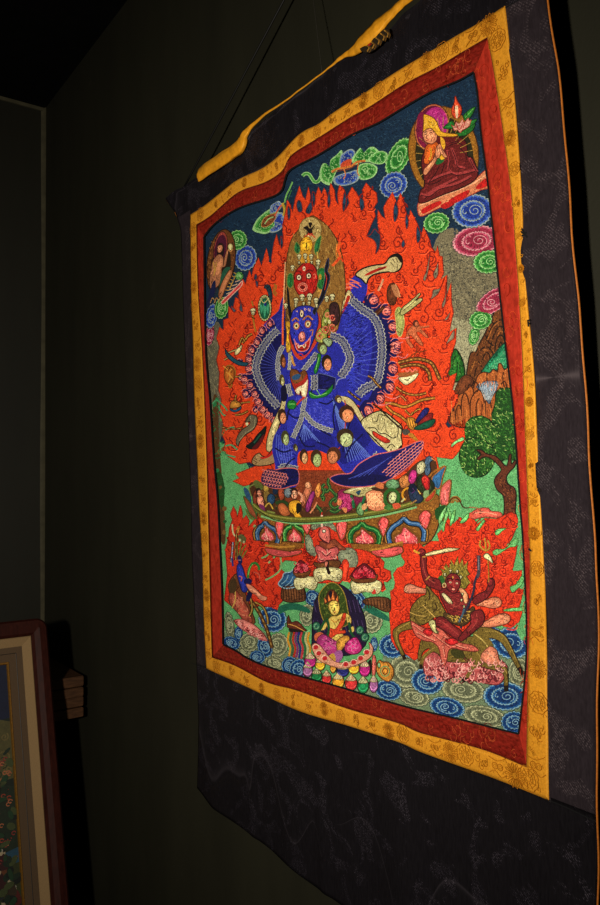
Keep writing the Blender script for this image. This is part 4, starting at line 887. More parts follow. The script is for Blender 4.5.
# boots
m.F((14, 14, 74), "262 480 266 474 276 470 288 468 299 470 299.5 483 292 486 284 488.5 274 488 266 485", o=(200, 96, 90), w=.8)
m.F((54, 32, 70), "262 479 264 472 270 469 280 471 289 476 286 484 280 488 270 487 264 484")
for i in range(9):
    for j in range(5):
        x = 264 + i * 2.8 + (j % 2) * 1.3; y = 471 + j * 3.2 + i * .5
        if inside(x, y, pts("262 479 264 471 270 468 281 471 290 477 286 486 280 489 270 488 264 485")): m.ring((216, 120, 112), x, y, 1.25, 1.5, 30, .65, 180, 380, 7)
m.F((20, 20, 92), "331 478 340 474 352 473 360 464 376 455 390 452 404 448 415 443 424 441 424 447 419 456 410 466 400 474 388 481 372 486 352 487 338 484", o=(206, 100, 96), w=.9)
m.F((12, 12, 66), "335 477 346 475 360 474 376 474 390 477 382 482 366 485 346 485 337 482"); 
for i in range(13):
    for j in range(7):
        x = 384 + i * 3.1 + j * .4; y = 476 - i * 2.6 + j * 3.0 - 8
        if inside(x, y, pts("382 471 393 460 404 450 424 441 423 449 415 461 404 471 394 478")): m.L((224, 130, 116), [(x - 1, y + 1.4), (x + .8, y + .3), (x + 1.6, y - 1.6)], .75)
for i in range(5): m.L((60, 72, 170), [(350 + i * 5, 479 - i), (366 + i * 4, 472 - i * 2), (385 + i * 2, 462 - i * 1.4)], .4)
put(m, 'deity_body', 'dark blue deity body and two booted legs')
m = MO(14)   # ornaments
lace(m, "280 469 286 466 293 468 299 469", 4.4); lace(m, "359 473 366 466 373 460 380 454", 5.4); lace(m, "304 371 308 366 313 360 318 353", 4); lace(m, "315 375 315.5 382 315 390", 5); lace(m, "306 397 305 404 303 412", 3.4)
lace(m, "294 438 298 429 302 420 304 412 307 415 314 423 324 428 334 431", 3.6); lace(m, "291 352 291 360 290 370", 2.2); lace(m, "289 384 290 390 292 396", 3.4)
m.F((12, 12, 70), "319 373 328 375 337 378 336 389 328 390 319 389", 0, (90, 100, 150)); m.F((10, 10, 44), "282 388 287 386 288 399 283 401")
for q in ("310 391 315 394 320 396 326 392 332 387 334 384 333 391 327 396 320 398 312 398", "319 354 322 355 321 364 317 374 315 370 318 362", "289 402 294 400 298 404 295 409 289 408"): m.F((26, 116, 40), q, o=(8, 50, 16))
for q in ("311 393 318 396 328 393", "320 357 317 370", "318 390 321 395", "290 404 296 404"): m.L((130, 200, 110), q, .6)
m.F((104, 60, 26), "291 374 293 369.5 298 370 301 373 305 370 308 373 309 380 306 385 300 388 296 390 293 384", o=(60, 20, 10), w=.6); m.F((170, 40, 30), "292 379 296 384 304 380 308 374 308 381 302 387 296 389"); m.F((40, 78, 116), "293 377 298 374 302 375 300 379 295 380")
m.F((212, 200, 160), "296 391 299 387 305 384 309 379 309 388 307 397 303 396 302 391 300 395", o=(150, 30, 26), w=.7); m.L((190, 50, 36), "298 405 301 401 306 397", 1.8); m.L((60, 10, 10), "297 392 297 396", .8); m.L((60, 10, 10), "301 391 302 396", .8)
m.F((200, 150, 36), "287 323 291 322 291 330 290 338 292 346 291 352 288 352 287 344 288 334", o=(110, 60, 10)); m.L((226, 90, 50), "285.5 300 284 320 284 345", 1.6); m.L((222, 170, 120), "286.5 262 285.5 285 284.6 305", 1); m.L((200, 140, 60), "293 356 294 362 296 366", 2)
# horns
m.F((14, 12, 22), "329.6 258 330 266 328.5 271 331 276 330 283 327 292 324 300 319 308 316 315 314 311 318 304 322 295 325 285 326.5 277 326 268", o=(60, 60, 90), w=.35); m.L((196, 50, 36), "326 273 328 279 326 290", .6)
m.F((14, 12, 22), "288 287 290 292 291 304 293 315 291 319 289.5 312 288.5 300"); 
for x, y, s in ((297.3, 301, 3), (303.3, 297.5, 3.2), (310.8, 297, 3.4), (317.3, 301, 3), (328, 299, 2.8), (333.5, 297.3, 3.2), (287, 306, 2.6), (297, 306, 1.8), (305, 304, 1.8), (310.5, 303.5, 2), (318, 306, 2)): skull(m, x, y, s)
# side heads
for q, c in (("323 322 326 312 330 309 331 318 328 326 324 330", (120, 128, 50)), ("318 334 322 328 328 330 328 340 322 343 317 340", (140, 140, 60)), ("324 340 330 338 334 342 330 347", (130, 150, 110)), ("331 306 336 302 340 306 341 318 337 326 332 318", (46, 22, 24))): m.F(c, q, o=(30, 20, 14))
for x, y, r in ((327, 330, 3), (334, 328, 3), (321, 336, 3), (334, 318, 2.4), (329, 315, 2)): m.ring((216, 110, 90), x, y, r, r * 1.1, 0, 1, 0, 320, 12); m.E((176, 44, 36), x, y, r * .4, r * .5)
m.E((190, 190, 130), 331, 322, 1.4, 2.2); m.E((190, 190, 130), 327, 321, 1.2, 1.6)
put(m, 'deity_ornaments', 'bone lace, horns, skull cup and jewellery of the deity')
m = MO(15)   # buffalo head
m.F((192, 58, 24), "290 326 293 316 291 334 294 346 299 354 303 357 308 354 314 345 317 334 320 322 318 312 321 318 322 328 319 340 313 350 306 358 301 360 296 356 291 345 288 334")
m.F((38, 42, 162), "291 322 293 313 297 308 303 306 310 306 316 309 319 316 319 325 316 335 313 344 308 352 302 356 297 351 294 342 291 333", o=(14, 12, 66), w=.7)
m.stitch((66, 74, 200), "293 316 316 312 317 330 306 352 296 346", 70, 2, .4)
m.E((60, 20, 10), 302.8, 313.8, 2.6, 4.4); m.E((226, 210, 170), 302.8, 313.8, 1.5, 3.4); m.E((10, 8, 8), 302.8, 314, .7, 1.4)
for x, y in ((297.4, 326), (309, 324.2)): m.E((168, 88, 30), x, y, 3.3, 4); m.E((226, 210, 160), x, y, 2.1, 2.7, 15); m.E((10, 8, 8), x, y, 1, 1.4)
m.L((180, 110, 40), "293 321 297 318 300 321", 1.3); m.L((180, 110, 40), "304 320 309 316 314 320", 1.3); m.L((180, 110, 40), "311 331 314 330 313 336", 1)
m.F((214, 120, 110), "299.5 336 301 333 303 331.5 305.5 333 306.5 338 305 341 302 342 300 340", o=(90, 14, 20)); m.L((250, 190, 170), "303 333 303.4 338", .7); m.E((40, 8, 10), 301.6, 339.5, .6, .8); m.E((40, 8, 10), 304.8, 339, .6, .8)
m.F((176, 30, 22), "296 342 299 345.5 304 345 308 342 311 338 311 343 309 349 304 351.5 299 350.5 297 347", o=(232, 140, 120), w=.6); m.L((236, 220, 180), "299 345.5 300 348 301.5 346 304 346 305.5 348 307 344", .8); m.L((90, 8, 8), "299 349 304 349.5 308 347", .7)
m.L((226, 130, 110), "295 339 297 343 300 344.5", .8); m.L((226, 130, 110), "306 343 310 340 312 336", .8); m.L((200, 44, 24), "298 355 302 353.5 305 356 309 354", .9)
m.stitch((226, 180, 160), "296 309 316 308 316 314 296 314", 12, 2.4, .35)
put(m, 'buffalo_head', 'blue buffalo head of the deity, mouth open')
for x, y, rx, ry, sk, h, d in ((324, 349, 4.4, 5.8, (140, 160, 104), (70, 60, 26), 1), (328.5, 364, 4.6, 7, SK, (30, 18, 12), 1), (284.5, 362, 2.4, 6, (150, 84, 48), (60, 34, 20), 1), (283.5, 381, 2.2, 5, (176, 176, 120), (70, 60, 30), 1), (283.8, 417.5, 3.8, 6.5, SK, (50, 28, 16), 1), (286.8, 439, 3.6, 6.5, (150, 168, 112), (60, 60, 30), 1),
                            (348.5, 415, 7, 7.5, (206, 126, 82), (60, 30, 16), 1), (347, 439, 7.6, 8, (168, 180, 126), (50, 36, 20), 1), (334, 456.5, 6.3, 7.3, (184, 110, 70), (70, 36, 20), -1), (305.5, 457.5, 3.6, 6.5, (206, 150, 100), (50, 28, 18), 1), (318, 459.5, 5, 7.6, (146, 164, 104), (60, 36, 20), 1), (297, 448, 1.8, 3.4, (160, 160, 100), (60, 50, 30), 1), (340, 399.5, 3, 3.4, (180, 170, 120), (80, 60, 30), 1)):
    m = MO(16); headm(m, x, y, rx, ry, sk, h, 0, d); put(m, 'severed_head', None)
for q in ("345.5 400 346.5 405 346 409", "346.5 422 346 430", "341 447 338 451"): m = MO(15); m.L((170, 50, 40), q, 1); put(m, 'garland_cord', None)
m = MO(11)
m.F((222, 66, 22), "299 452 309 447 315 446 322 450 330 455 338 463 346 470 350 471 299 471", 0); m.L((100, 30, 12), "299 470.5 350 470.5", .6)
m.F((124, 52, 26), "292 486 299 471 350 471 358 474 366 483 360 490 350 496 340 506 300 508 286 500", 0); m.stitch((160, 78, 44), "299 473 352 473 360 482 340 500 296 500", 160, 1.6, .45); m.stitch((84, 30, 14), "299 473 352 473 360 482 340 500 296 500", 120, 1.6, .45)
put(m, 'platform', 'brown platform and orange ground between the feet')
# ---------------- monk, upper right
m = MO(6)
P = m.E((146, 94, 26), 444, 153, 35, 47, -8, (70, 40, 12), .7, 28); m.stitch((184, 128, 44), [(444 + 33 * cos(t), 153 + 45 * sin(t)) for t in [i * .3 for i in range(21)]], 260, 2.4, .45); 
m.E((40, 36, 16), 445, 156, 29, 40, -8, n=28)
for i in range(30):
    a = radians(i * 12 + 4); m.L((176, 138, 60), [(444 + 17 * cos(a), 156 + 22 * sin(a)), (445 + 28.5 * cos(a), 156 + 39 * sin(a))], .5, 0)
put(m, 'aureole', 'ochre round aureole behind the monk')
m = MO(7)
m.E((190, 100, 60), 432.5, 128, 17, 24, 10, (60, 20, 30), .6, 24); m.E((96, 16, 50), 432.5, 128, 15.6, 22.4, 10, n=24); m.E((176, 36, 120), 435, 126, 13, 19, 12, n=24); m.stitch((206, 70, 150), "430 110 446 114 448 128 442 136 430 130", 70, 2, .4)
m.F((124, 20, 60), "418 118 422 112 425 116 424 130 428 146 422 146 418 134")
m.F((98, 24, 24), "428 146 436 138 446 136 458 137 466 141 468 149 468 156 473 158 476 164 478 171 478 177 472 183 460 189 446 194 432 200 424 203 419 202 421 191 425 186 424 176 422 166 423 156", o=(30, 6, 8), w=.8)
m.stitch((130, 44, 40), "430 150 458 138 468 150 476 172 466 184 424 200 424 170", 150, 3, .45, -30, 40)
for q in ("448 150 450 160 449 169 456 174 468 172 476 170", "452 148 456 158 458 166 466 168", "424 198 434 190 446 184 458 178", "428 182 440 176 452 172", "421 194 430 195 440 188 456 184 472 176", "470 158 474 166 478 172"): m.L((156, 54, 54), q, 2.2); m.L((40, 6, 10), [(x + .6, y + 1.4) for x, y in pts(q)], .6)
for q in ("450 146 458 143 464 146", "452 143 460 141", "440 166 436 174 430 182", "445 164 442 174", "460 148 466 154 467 160", "426 184 434 184 442 180"): m.L((44, 8, 12), q, .7)
m.F((190, 84, 24), "427 146 434 142 439 144 438 152 434 159 429 164 425 163 425 154", o=(80, 20, 10)); m.L((214, 150, 40), "431 148 432 154 430 160", 1.6); m.F((26, 100, 46), "436 162 440 158 445 157 444 162 438 165")
m.F((224, 164, 40), "441 137 445 140 446 146 444 150 442 145"); m.F((224, 164, 40), "440 156 445 154 446 158 442 160")
m.F(SK, "424 174 425 169 428 166 434 159 437 153 439 156 436 163 431 170 427 175", o=(90, 40, 30), w=.6); m.F(SK, "436 154 437 148 439 145 441 144 442.5 147 445 152 448 157 445 157.5 442 154 440 158 437 158", o=(90, 40, 30), w=.5); m.L((110, 50, 36), "440 147 441 153 442 156", .5); m.L((110, 50, 36), "442 148 444 154", .4)
m.F(SK, "423.5 133 426 129 430 127 434 129 437 133 438 137 437 141 433 144 429.5 143.5 426 142 424 138", o=(90, 40, 30), w=.6)
for q in ("425.5 135 428 134", "430 133.5 432.5 132.5", "425 133 427.5 131.8", "429.5 131.2 433 130.4", "428 135 427 138.4 428.6 138.6"): m.L((60, 26, 18), q, .55)
m.L((170, 40, 36), "427 140.6 430 140", .8); m.L((150, 80, 60), "434 137 435.5 139 434 141", .6)
m.F((226, 166, 38), "424 131 424.5 122 424.5 115 429 115.5 434 118 437.5 122 440 128 443 132 449 133.5 458 134.5 457 136.6 448 137 440 136.5 436 133 432 128.5 427 129.5 424.5 132", o=(110, 60, 14), w=.7); m.stitch((246, 196, 80), "425 117 434 119 439 128 432 127 426 128", 30, 2, .4)
put(m, 'monk', 'kneeling monk in maroon robe and yellow pointed hat')
m = MO(8)
for q in ("444 128 448 124 453 121 456 127 452 129 446 129", "464 116 470 110 476 107 474 113 470 119 466 121", "466 124 472 121 478 119 474 125 468 128", "454 134 462 132 470 127 476 124 473 131 465 136 457 136"): m.F((30, 104, 36), q, o=(8, 40, 12)); 
m.L((110, 180, 80), "466 118 474 109", .5)
m.F((212, 70, 36), "453 115 452.5 109 455 103 456 96 458.5 102 462 107 462 113 459.5 118 455.5 118", o=(120, 20, 10)); m.F((236, 200, 160), "456 107 458.5 106 459 112 458.5 118 456.5 117")
m.F((220, 150, 130), "452 125 455 126.5 457 122 460 124 463 119.5 465 123 469 118 470 121 472 120 470 126 466 129 463 130.5 461 133 458 130 455 131 454 128", o=(150, 40, 40)); m.L((180, 50, 50), "457 124 460 130 464 124", .8); m.L((180, 50, 50), "466 122 464 128", .7)
put(m, 'lotus_flower', 'white and pink lotus with a flame')
m = MO(7)
m.F((206, 124, 84), "419 203 430 199 446 193 462 187 475 180 484 172 492 168 493 186 482 190 470 196 456 203 440 208 424 216 419 214", o=(150, 40, 30), w=.7)
for q in ("422 210 430 205 440 201 442 204 434 209 424 214", "450 200 460 194 470 190 468 196 458 202 450 204", "476 188 484 180 490 178 491 184 482 189", "441 206 448 202 456 203 446 209"): m.F((186, 26, 24), q); 
m.L((232, 170, 130), "420 206 440 197 462 189 478 181 490 172", 1)
put(m, 'cushion_cloud', 'cream and red cloud cushion under the monk')
# ---------------- sage, upper left
m = MO(6)
m.E((104, 58, 24), 221.5, 262, 14, 33, 8, (30, 16, 8), .7, 24); m.stitch((150, 96, 44), [(221 + 12 * cos(t), 262 + 30 * sin(t)) for t in [i * .3 for i in range(21)]], 110, 2.2, .4); m.E((34, 24, 14), 221, 268, 10, 24, 8, n=20)
m.E((150, 60, 50), 221, 249, 6.8, 17.5, 8, (30, 10, 20), .5, 20); m.E((74, 18, 44), 221, 250, 5.8, 15.5, 8, n=20); m.E((30, 14, 18), 221, 252, 3.6, 9, 8)
m.F((176, 112, 76), "213 262 216 257 219 254.5 222 255 224 259 224 266 225 258 227 251 229 250 228 257 226 266 222.5 268 222 275 220 284 216 288 212 290 210 284 211 272", o=(70, 34, 20), w=.5)
m.E((186, 120, 84), 220.6, 248.2, 2.8, 5, 12, (60, 30, 20), .4); m.L((40, 20, 12), "219.4 247.5 221 247.2", .4); m.L((120, 40, 30), "220 250.6 221.4 250.6", .4); m.F((30, 18, 14), "218.6 246 219.4 243.4 222 243.6 223.4 247 222 245.4 220 245.4")
m.E((186, 176, 116), 231, 247, 2.6, 3.6, 0, (90, 50, 20), .4); m.L((200, 140, 80), "228.5 249.5 231 251.6 233.4 249.5", .8); m.L((196, 150, 60), "214 262 215 270 214.5 276", .9); m.L((196, 150, 60), "217 262 216 272", .6)
m.F((34, 84, 62), "220 288 221 278 224 270 228 267 231 268 228 273 224 280 221 292 217 296"); m.F((168, 104, 66), "219 294 222 284 226 276 230 270 233 271 232 276 228 284 224 294 221 300", o=(70, 34, 20), w=.5)
m.F((20, 26, 66), "207 306 210 294 213 283 216 281 216 290 213 300 209 308"); m.F((30, 44, 60), "214 300 217 288 219 290 217 300")
for i in range(6): m.L((196, 150, 60), [(226 + i * 1.7, 290 - i * 3.5), (230 + i * 1.3, 290 - i * 3.2), (232 + i, 284 - i * 2)], .7)
for i in range(5): m.L((206, 170, 140), [(224 + i * 3, 298 - i * 4), (229 + i * 3, 296 - i * 4)], .8)
m.F((196, 60, 60), "222 302 228 296 235 289 240 284 243 281 242 286 236 292 230 298 224 304", o=(224, 170, 150), w=.8)
for x in (211, 215, 219): m.L((176, 130, 70), [(x, 303), (x + 2, 298), (x + 4, 300)], .8)
put(m, 'sage', 'bare-chested sage holding a white bowl')
# ---------------- lotus seat and the trampled crowd
m = MO(7.5)
m.F((74, 42, 20), "250 484 262 482 300 484 340 494 350 490 368 488 400 478 418 462 434 458 438 470 436 488 430 496 415 502 390 508 360 513 330 516.5 300 518 275 515 262 509 254 500"); m.stitch((120, 80, 36), "254 488 300 488 350 494 430 474 428 494 390 506 330 514 270 510", 160, 3, .6); m.stitch((26, 50, 26), "254 488 300 488 350 494 430 474 428 494 390 506 330 514 270 510", 120, 3, .7)
put(m, 'throne_bed', 'dark brown bed of the lotus throne')
m = MO(8)
m.F((132, 82, 28), "258 510 275 517 300 520 330 518 360 515 390 510 415 503 437 494 440 505 440 522 432 540 420 546 400 551 380 556 350 552 300 552 280 553 266 547 262 530", o=(50, 26, 8), w=.8)
m.stitch((176, 120, 46), "262 518 300 522 345 520 400 512 436 500 436 524 420 544 380 552 300 550 268 546", 260, 3, .45); m.stitch((84, 46, 14), "262 518 300 522 345 520 400 512 436 500 436 524 420 544 380 552 300 550 268 546", 220, 3, .45)
def arch(m, x0, y0, xa, ya, x1, y1, c, lt, petal=True):
    W_2 = abs(x1 - x0); H_2 = (y0 + y1) / 2 - ya
    def half(xf, yf, d, o):
        return [(xf - d * o, yf), (xf - d * (1.2 + o), yf - .38 * H_2), (xf + d * (.10 * W_2 - o), yf - .68 * H_2), (xa - d * .16 * W_2, ya + .20 * H_2 - o * .6), (xa, ya - o)]
    A = half(x0, y0, 1, 4.4); B = half(x1, y1, -1, 4.4)
    m.F((128, 82, 28), smooth(A, False) + smooth(B, False)[::-1], 0, (46, 26, 10), .7)
    for o, cc, w in ((2.9, (176, 122, 48), 1.1), (2.2, (60, 34, 12), .6)):
        for xf, yf, d in ((x0, y0, 1), (x1, y1, -1)): m.L(cc, half(xf, yf, d, o), w)
    for xf, yf, d in ((x0, y0, 1), (x1, y1, -1)):
        m.L((14, 20, 16), half(xf, yf, d, -.4), 4.4); m.L(c, half(xf, yf, d, -.2), 3.4)
        Q = resample(half(xf, yf, d, .6), 12); m.L(lt, [(x + (.5 if i % 2 else -.4), y) for i, (x, y) in enumerate(Q)], 1.1, 0)
    cx_ = (x0 + x1) / 2; w = W_2 * .30; h = H_2 * .66
    PP = [(cx_ - w, y0 - .5), (cx_ - w * .95, y0 - h * .45), (cx_ - w * .5, y0 - h * .62), (xa, y0 - h), (cx_ + w * .5, y0 - h * .64), (cx_ + w * .95, y0 - h * .42), (cx_ + w, y0)]
    m.F((110, 66, 20), [(cx_ + (x - cx_) * 1.3, y0 + (y - y0) * 1.2) for x, y in PP]); P = m.F((206, 76, 84), PP, 1, (120, 30, 30)); m.stitch((240, 160, 150), P, 26, 2.2, .5, 90, 40); m.L((240, 180, 160), [(xa, y0 - h * .7), (cx_, y0 - 1)], .7)
arch(m, 286, 541, 294, 523, 305, 543, (34, 110, 44), (110, 180, 90)); arch(m, 352, 543, 363, 523, 379, 544, (18, 90, 36), (80, 160, 80)); arch(m, 390.5, 543, 405, 518, 424, 541, (40, 84, 138), (100, 140, 180)); arch(m, 259, 540, 266, 522, 278, 543, (40, 76, 122), (96, 130, 160))
for q in ("276 524 280 519.5 285 523 282 536 280 539 278 533", "303 524 307 519 312 523 309 534 306 532", "337 526 342 519 348 523 346 536 342 540 339 534", "379 523 384 516.5 390 521 387 531 384.5 537 381 530", "420 516 426 510 432 514 430 524 427 529 422 524"): m.F((206, 76, 76), q, o=(100, 50, 16), w=1); m.stitch((234, 150, 140), q, 8, 2, .5, 80, 30)
m.F((190, 70, 70), "266 548 276 549 290 551 302 550 300 554 284 557 270 554", o=(90, 50, 16), w=.8); m.F((190, 70, 70), "372 551 384 549 400 546 404 549 403 553 390 557 378 556", o=(90, 50, 16), w=.8); m.L((176, 122, 44), "370 550 384 548 396 544 404 542", 1.8); m.L((176, 122, 44), "266 545 280 547 296 546", 1.8)
m.L((92, 96, 32), "254 505 262 512 275 517 300 520 330 518.5 360 515 390 510 415 503 430 495 437 486", 5); m.L((140, 140, 60), "254 504 262 511 275 516 300 519 330 517.5 360 514 390 509 415 502 430 494", 1.2); m.L((120, 176, 112), "262 516 280 521 300 523.5 330 522 360 519 390 514 418 507", 1.8); m.L((40, 44, 14), "256 508 275 519.5 300 522.5 330 521 360 517.5 390 512.5 416 505.5", .7)
m.F((40, 76, 112), "244.5 489 247 488 251 494 252 503 248 499"); m.F((122, 60, 34), "244.5 496 250 501 255 509 258 519 251 514 247 505", o=(60, 90, 40), w=.8); m.F((100, 110, 50), "246 508 251 515 256 520 250 518")
m.F((38, 84, 128), "433 478 440 471 447 466 444 476 441 488 436 487", o=(150, 92, 30), w=1); m.L((150, 92, 30), "429 478 436 471 446 466", 1.8); m.F((184, 84, 80), "441 500 442 489 446 483 452 480 451 494 449 504 443 505", o=(130, 84, 30), w=1.1); m.L((226, 150, 140), "446 490 447 500", .8)
m.F((24, 70, 26), "436 510 442 506 447 505 442 514 438 520"); m.F((120, 180, 110), "440 518 445 509 448 506 446 514 441 524", o=(30, 90, 30))
put(m, 'lotus_throne', 'lotus throne with pink petals under green and blue arches')
m = MO(13)
def fig(skin, x, y, s, c, q, hair=(30, 18, 12)):
    m.F(c, q, o=(30, 16, 8), w=.5); headm(m, x, y, s, s * 1.25, skin, hair)
m = MO(13 + 0)
m.F((86, 96, 44), "254 482 258 480 264 486 262 490 256 487"); m.L((110, 120, 60), "255 484 250 488 252 496", 1.2)
put(m, 'trampled_figure', None)
m = MO(13 + 0.45)
fig((220, 140, 110), 260, 492.5, 2.8, (214, 132, 104), "258 497 263 496 265 503 265 512 261 508 258 502"); m.F((120, 40, 90), "260 504 265 506 266 512 262 511"); m.F((110, 46, 26), "254 494 257 490 258 500 257 507 254 502", o=(30, 10, 6))
put(m, 'trampled_figure', None)
m = MO(13 + 0.9)
m.E((150, 120, 50), 267, 488, 3, 4.4, 0, (70, 50, 20)); m.F((126, 100, 44), "265 492 270 492 271 500 266 501"); m.E((30, 60, 92), 272, 499, 4, 5.4, 0, (8, 20, 36)); m.L((200, 160, 60), "266 507 270 503 274 509", 1.2); m.E((20, 36, 62), 276, 491, 2.6, 3.6); m.L((120, 130, 60), "268 511 276 513", 1.6)
put(m, 'trampled_figure', None)
m = MO(13 + 1.35)
m.E((36, 30, 20), 282, 493, 5, 6); m.F((150, 62, 36), "279 491 282 488.5 285 491 285 498 281 500", o=(60, 20, 10)); m.F((36, 62, 26), "276 502 284 500 290 504 288 508 280 506"); m.F((160, 84, 44), "279 505 284 503 289 508 291 514 285 516 280 512", o=(70, 30, 14)); m.E((90, 104, 112), 289, 492.5, 4, 5.2, 0, (30, 36, 44)); m.stitch((150, 160, 160), "286 489 292 489 292 496 286 496", 10, 1.6, .4)
put(m, 'trampled_figure', None)
m = MO(13 + 1.8)
m.F((206, 146, 34), "290 503 295 500 301 501 303 507 301 512 303 518 298 520 294 514 290 511", o=(70, 40, 10), w=.7); m.F((20, 16, 10), "298 503 302 504 302 510 298 514 297 508"); headm(m, 295, 494, 3.8, 5.2, (224, 150, 116), (30, 16, 12)); m.L((224, 150, 116), "299 492 303 496 302 502", 2)
put(m, 'trampled_figure', None)
m = MO(13 + 2.25)
m.F((170, 96, 66), "303 496 307 486 311 483 313 489 310 497 306 504 303 506", o=(90, 40, 24)); m.E((206, 140, 100), 309, 485, 3, 3.4, 0, (110, 60, 30)); m.F((136, 40, 104), "307 505 311 495 314 491 316 494 313 503 310 511 307 511", o=(60, 10, 50)); m.F((210, 130, 60), "316 492 318 485 321 483 322 491 319 498", o=(110, 50, 20)); m.L((210, 130, 90), "311 513 315 508 318 502", 1.4)
put(m, 'trampled_figure', None)
m = MO(13 + 2.7)
for q in ("330 478 329 483 331 488 327 492 326 488", "322 497 325 492 323 487 326 484", "322 498 325 497 324 501", "331 489 335 493 337 497 333 500 331 504 335 508 340 506", "337 493 338 499 335 502", "331 510 336 512 341 509", "317 505 320 508 323 512"): m.L((22, 70, 32), q, 2.4); m.L((90, 130, 60), q, .6)
put(m, 'trampled_figure', None)
m = MO(13 + 3.15)
m.F((130, 24, 70), "340 491 346 489 352 494 356 500 354 508 348 512 342 506 338 498", o=(60, 8, 30)); m.F((110, 20, 60), "355 492 362 494 366 498 362 506 357 504")
put(m, 'trampled_figure', None)
m = MO(13 + 3.6)
for i in range(24): 
    x = random.uniform(341, 355); y = random.uniform(493, 509); m.ring((206, 70, 130), x, y, 1.1, 1.1, 0, .5, 0, 300, 7)
put(m, 'trampled_figure', None)
m = MO(13 + 4.05)
m.F((214, 130, 80), "340 498 343 501 341 506 338 503"); m.F((214, 130, 80), "343 508 348 508 347 513")
put(m, 'trampled_figure', None)
m = MO(13 + 4.5)
m.F((176, 164, 108), "344 492 352 488 358 485 352 480 348 477 357 478 365 476 371 481 376 485 384 483 382 487 374 490 369 495 360 497 352 494", o=(60, 44, 20), w=.7); m.L((60, 50, 30), "353 480 360 483 364 482", .8); m.L((226, 220, 170), "350 491 360 488 368 486", .9); m.F((30, 66, 90), "357 492 362 490 360 495")
put(m, 'trampled_figure', None)
m = MO(13 + 4.95)
for q in ("352 495 354 501 355 508", "367 496 364 503 368 511", "358 512 364 506 370 507"): m.L((20, 96, 56), q, 2.4)
put(m, 'trampled_figure', None)
m = MO(13 + 5.4)
m.F((90, 130, 80), "358 508 362 502 365 508 364 515 359 514", o=(20, 60, 30)); m.F((210, 150, 100), "363 506 367 503 368 508 364 510")
put(m, 'trampled_figure', None)
m = MO(13 + 5.85)
m.F((212, 130, 90), "367 494 371 491 377 490 384 493 385 502 387 508 378 511 370 508 368 501", o=(110, 40, 24), w=.6)
put(m, 'trampled_figure', None)
m = MO(13 + 6.3)
for i in range(3):
    for j in range(4): m.ring((246, 196, 140), 370 + j * 4, 495 + i * 4.4, 1.6, 2, 0, .6, 0, 330, 9)
put(m, 'trampled_figure', None)
m = MO(13 + 6.75)
m.F((60, 36, 20), "372 488 380 487 385 490 378 491"); m.F((190, 104, 60), "376 486 380 482 385 484 384 489"); m.F((88, 130, 90), "388 482 394 479 400 482 400 487 394 489 388 487", o=(40, 70, 40))
put(m, 'trampled_figure', None)
m = MO(13 + 7.2)
m.ring((40, 90, 34), 393, 498, 7, 8.5, 0, 2.6); m.E((176, 184, 130), 394, 497.5, 4.2, 6, 10, (50, 60, 30), .5); m.L((40, 40, 20), "392 496 393.6 495.6", .5); m.L((40, 40, 20), "395 496.4 397 496.8", .5); m.L((60, 50, 20), "393 500.4 395.4 500.8", .5); m.F((196, 80, 50), "394 504 400 503 402 507 396 509"); m.F((60, 110, 50), "386 506 392 505 392 510 386 509")
put(m, 'trampled_figure', None)
m = MO(13 + 7.65)
m.F((166, 104, 52), "401 479 406 475 411 478 411 485 404 488 401 484", o=(80, 40, 20)); m.F((170, 40, 110), "411 474 414 470 418 472 417 480 413 484 410 480", o=(90, 10, 60)); m.F((168, 164, 124), "419 464 424 461 427 465 425 472 420 474 418 470", o=(60, 60, 40)); m.E((40, 30, 20), 423, 464, .6, .6)
put(m, 'trampled_figure', None)
m = MO(13 + 8.1)
m.F((64, 90, 116), "427 459 431 456 435 459 431 463 432 471 428 476 426 470", o=(20, 30, 50)); m.L((200, 120, 60), "433 458 437 461", 1)
put(m, 'trampled_figure', None)
m = MO(13 + 8.55)
m.ring((206, 140, 30), 409, 494, 5, 6, 20, 1.8, 90, 300); m.F((26, 40, 64), "410 489 414 485 419 488 421 494 425 498 421 503 414 502 411 497", o=(8, 14, 24)); m.E((14, 20, 44), 414, 488, 4, 4.6); m.L((80, 40, 100), "414 488 416 491 413 493", .7); m.L((226, 190, 80), "419 489 422 494", .9); m.L((190, 190, 130), "403 502 406 498", 1.4); m.L((150, 110, 60), "412 504 418 500", 1.4)
put(m, 'trampled_figure', None)
m = MO(13 + 9)
m.F((30, 42, 20), "418 482 420 476 426 476 433 480 436 486 434 494 428 494 420 490", o=(10, 20, 8)); m.F((160, 26, 28), "423 478 427 475 431 479 431 488 428 490 424 484", o=(60, 6, 8)); m.ring((220, 70, 50), 426, 479, 1.8, 2, 0, .7); m.F((120, 150, 100), "425 492 430 490 430 496 426 498"); m.F((150, 50, 28), "426 500 432 494 437 489 436 496 430 502", o=(130, 110, 40), w=.8)
put(m, 'trampled_figure', None)
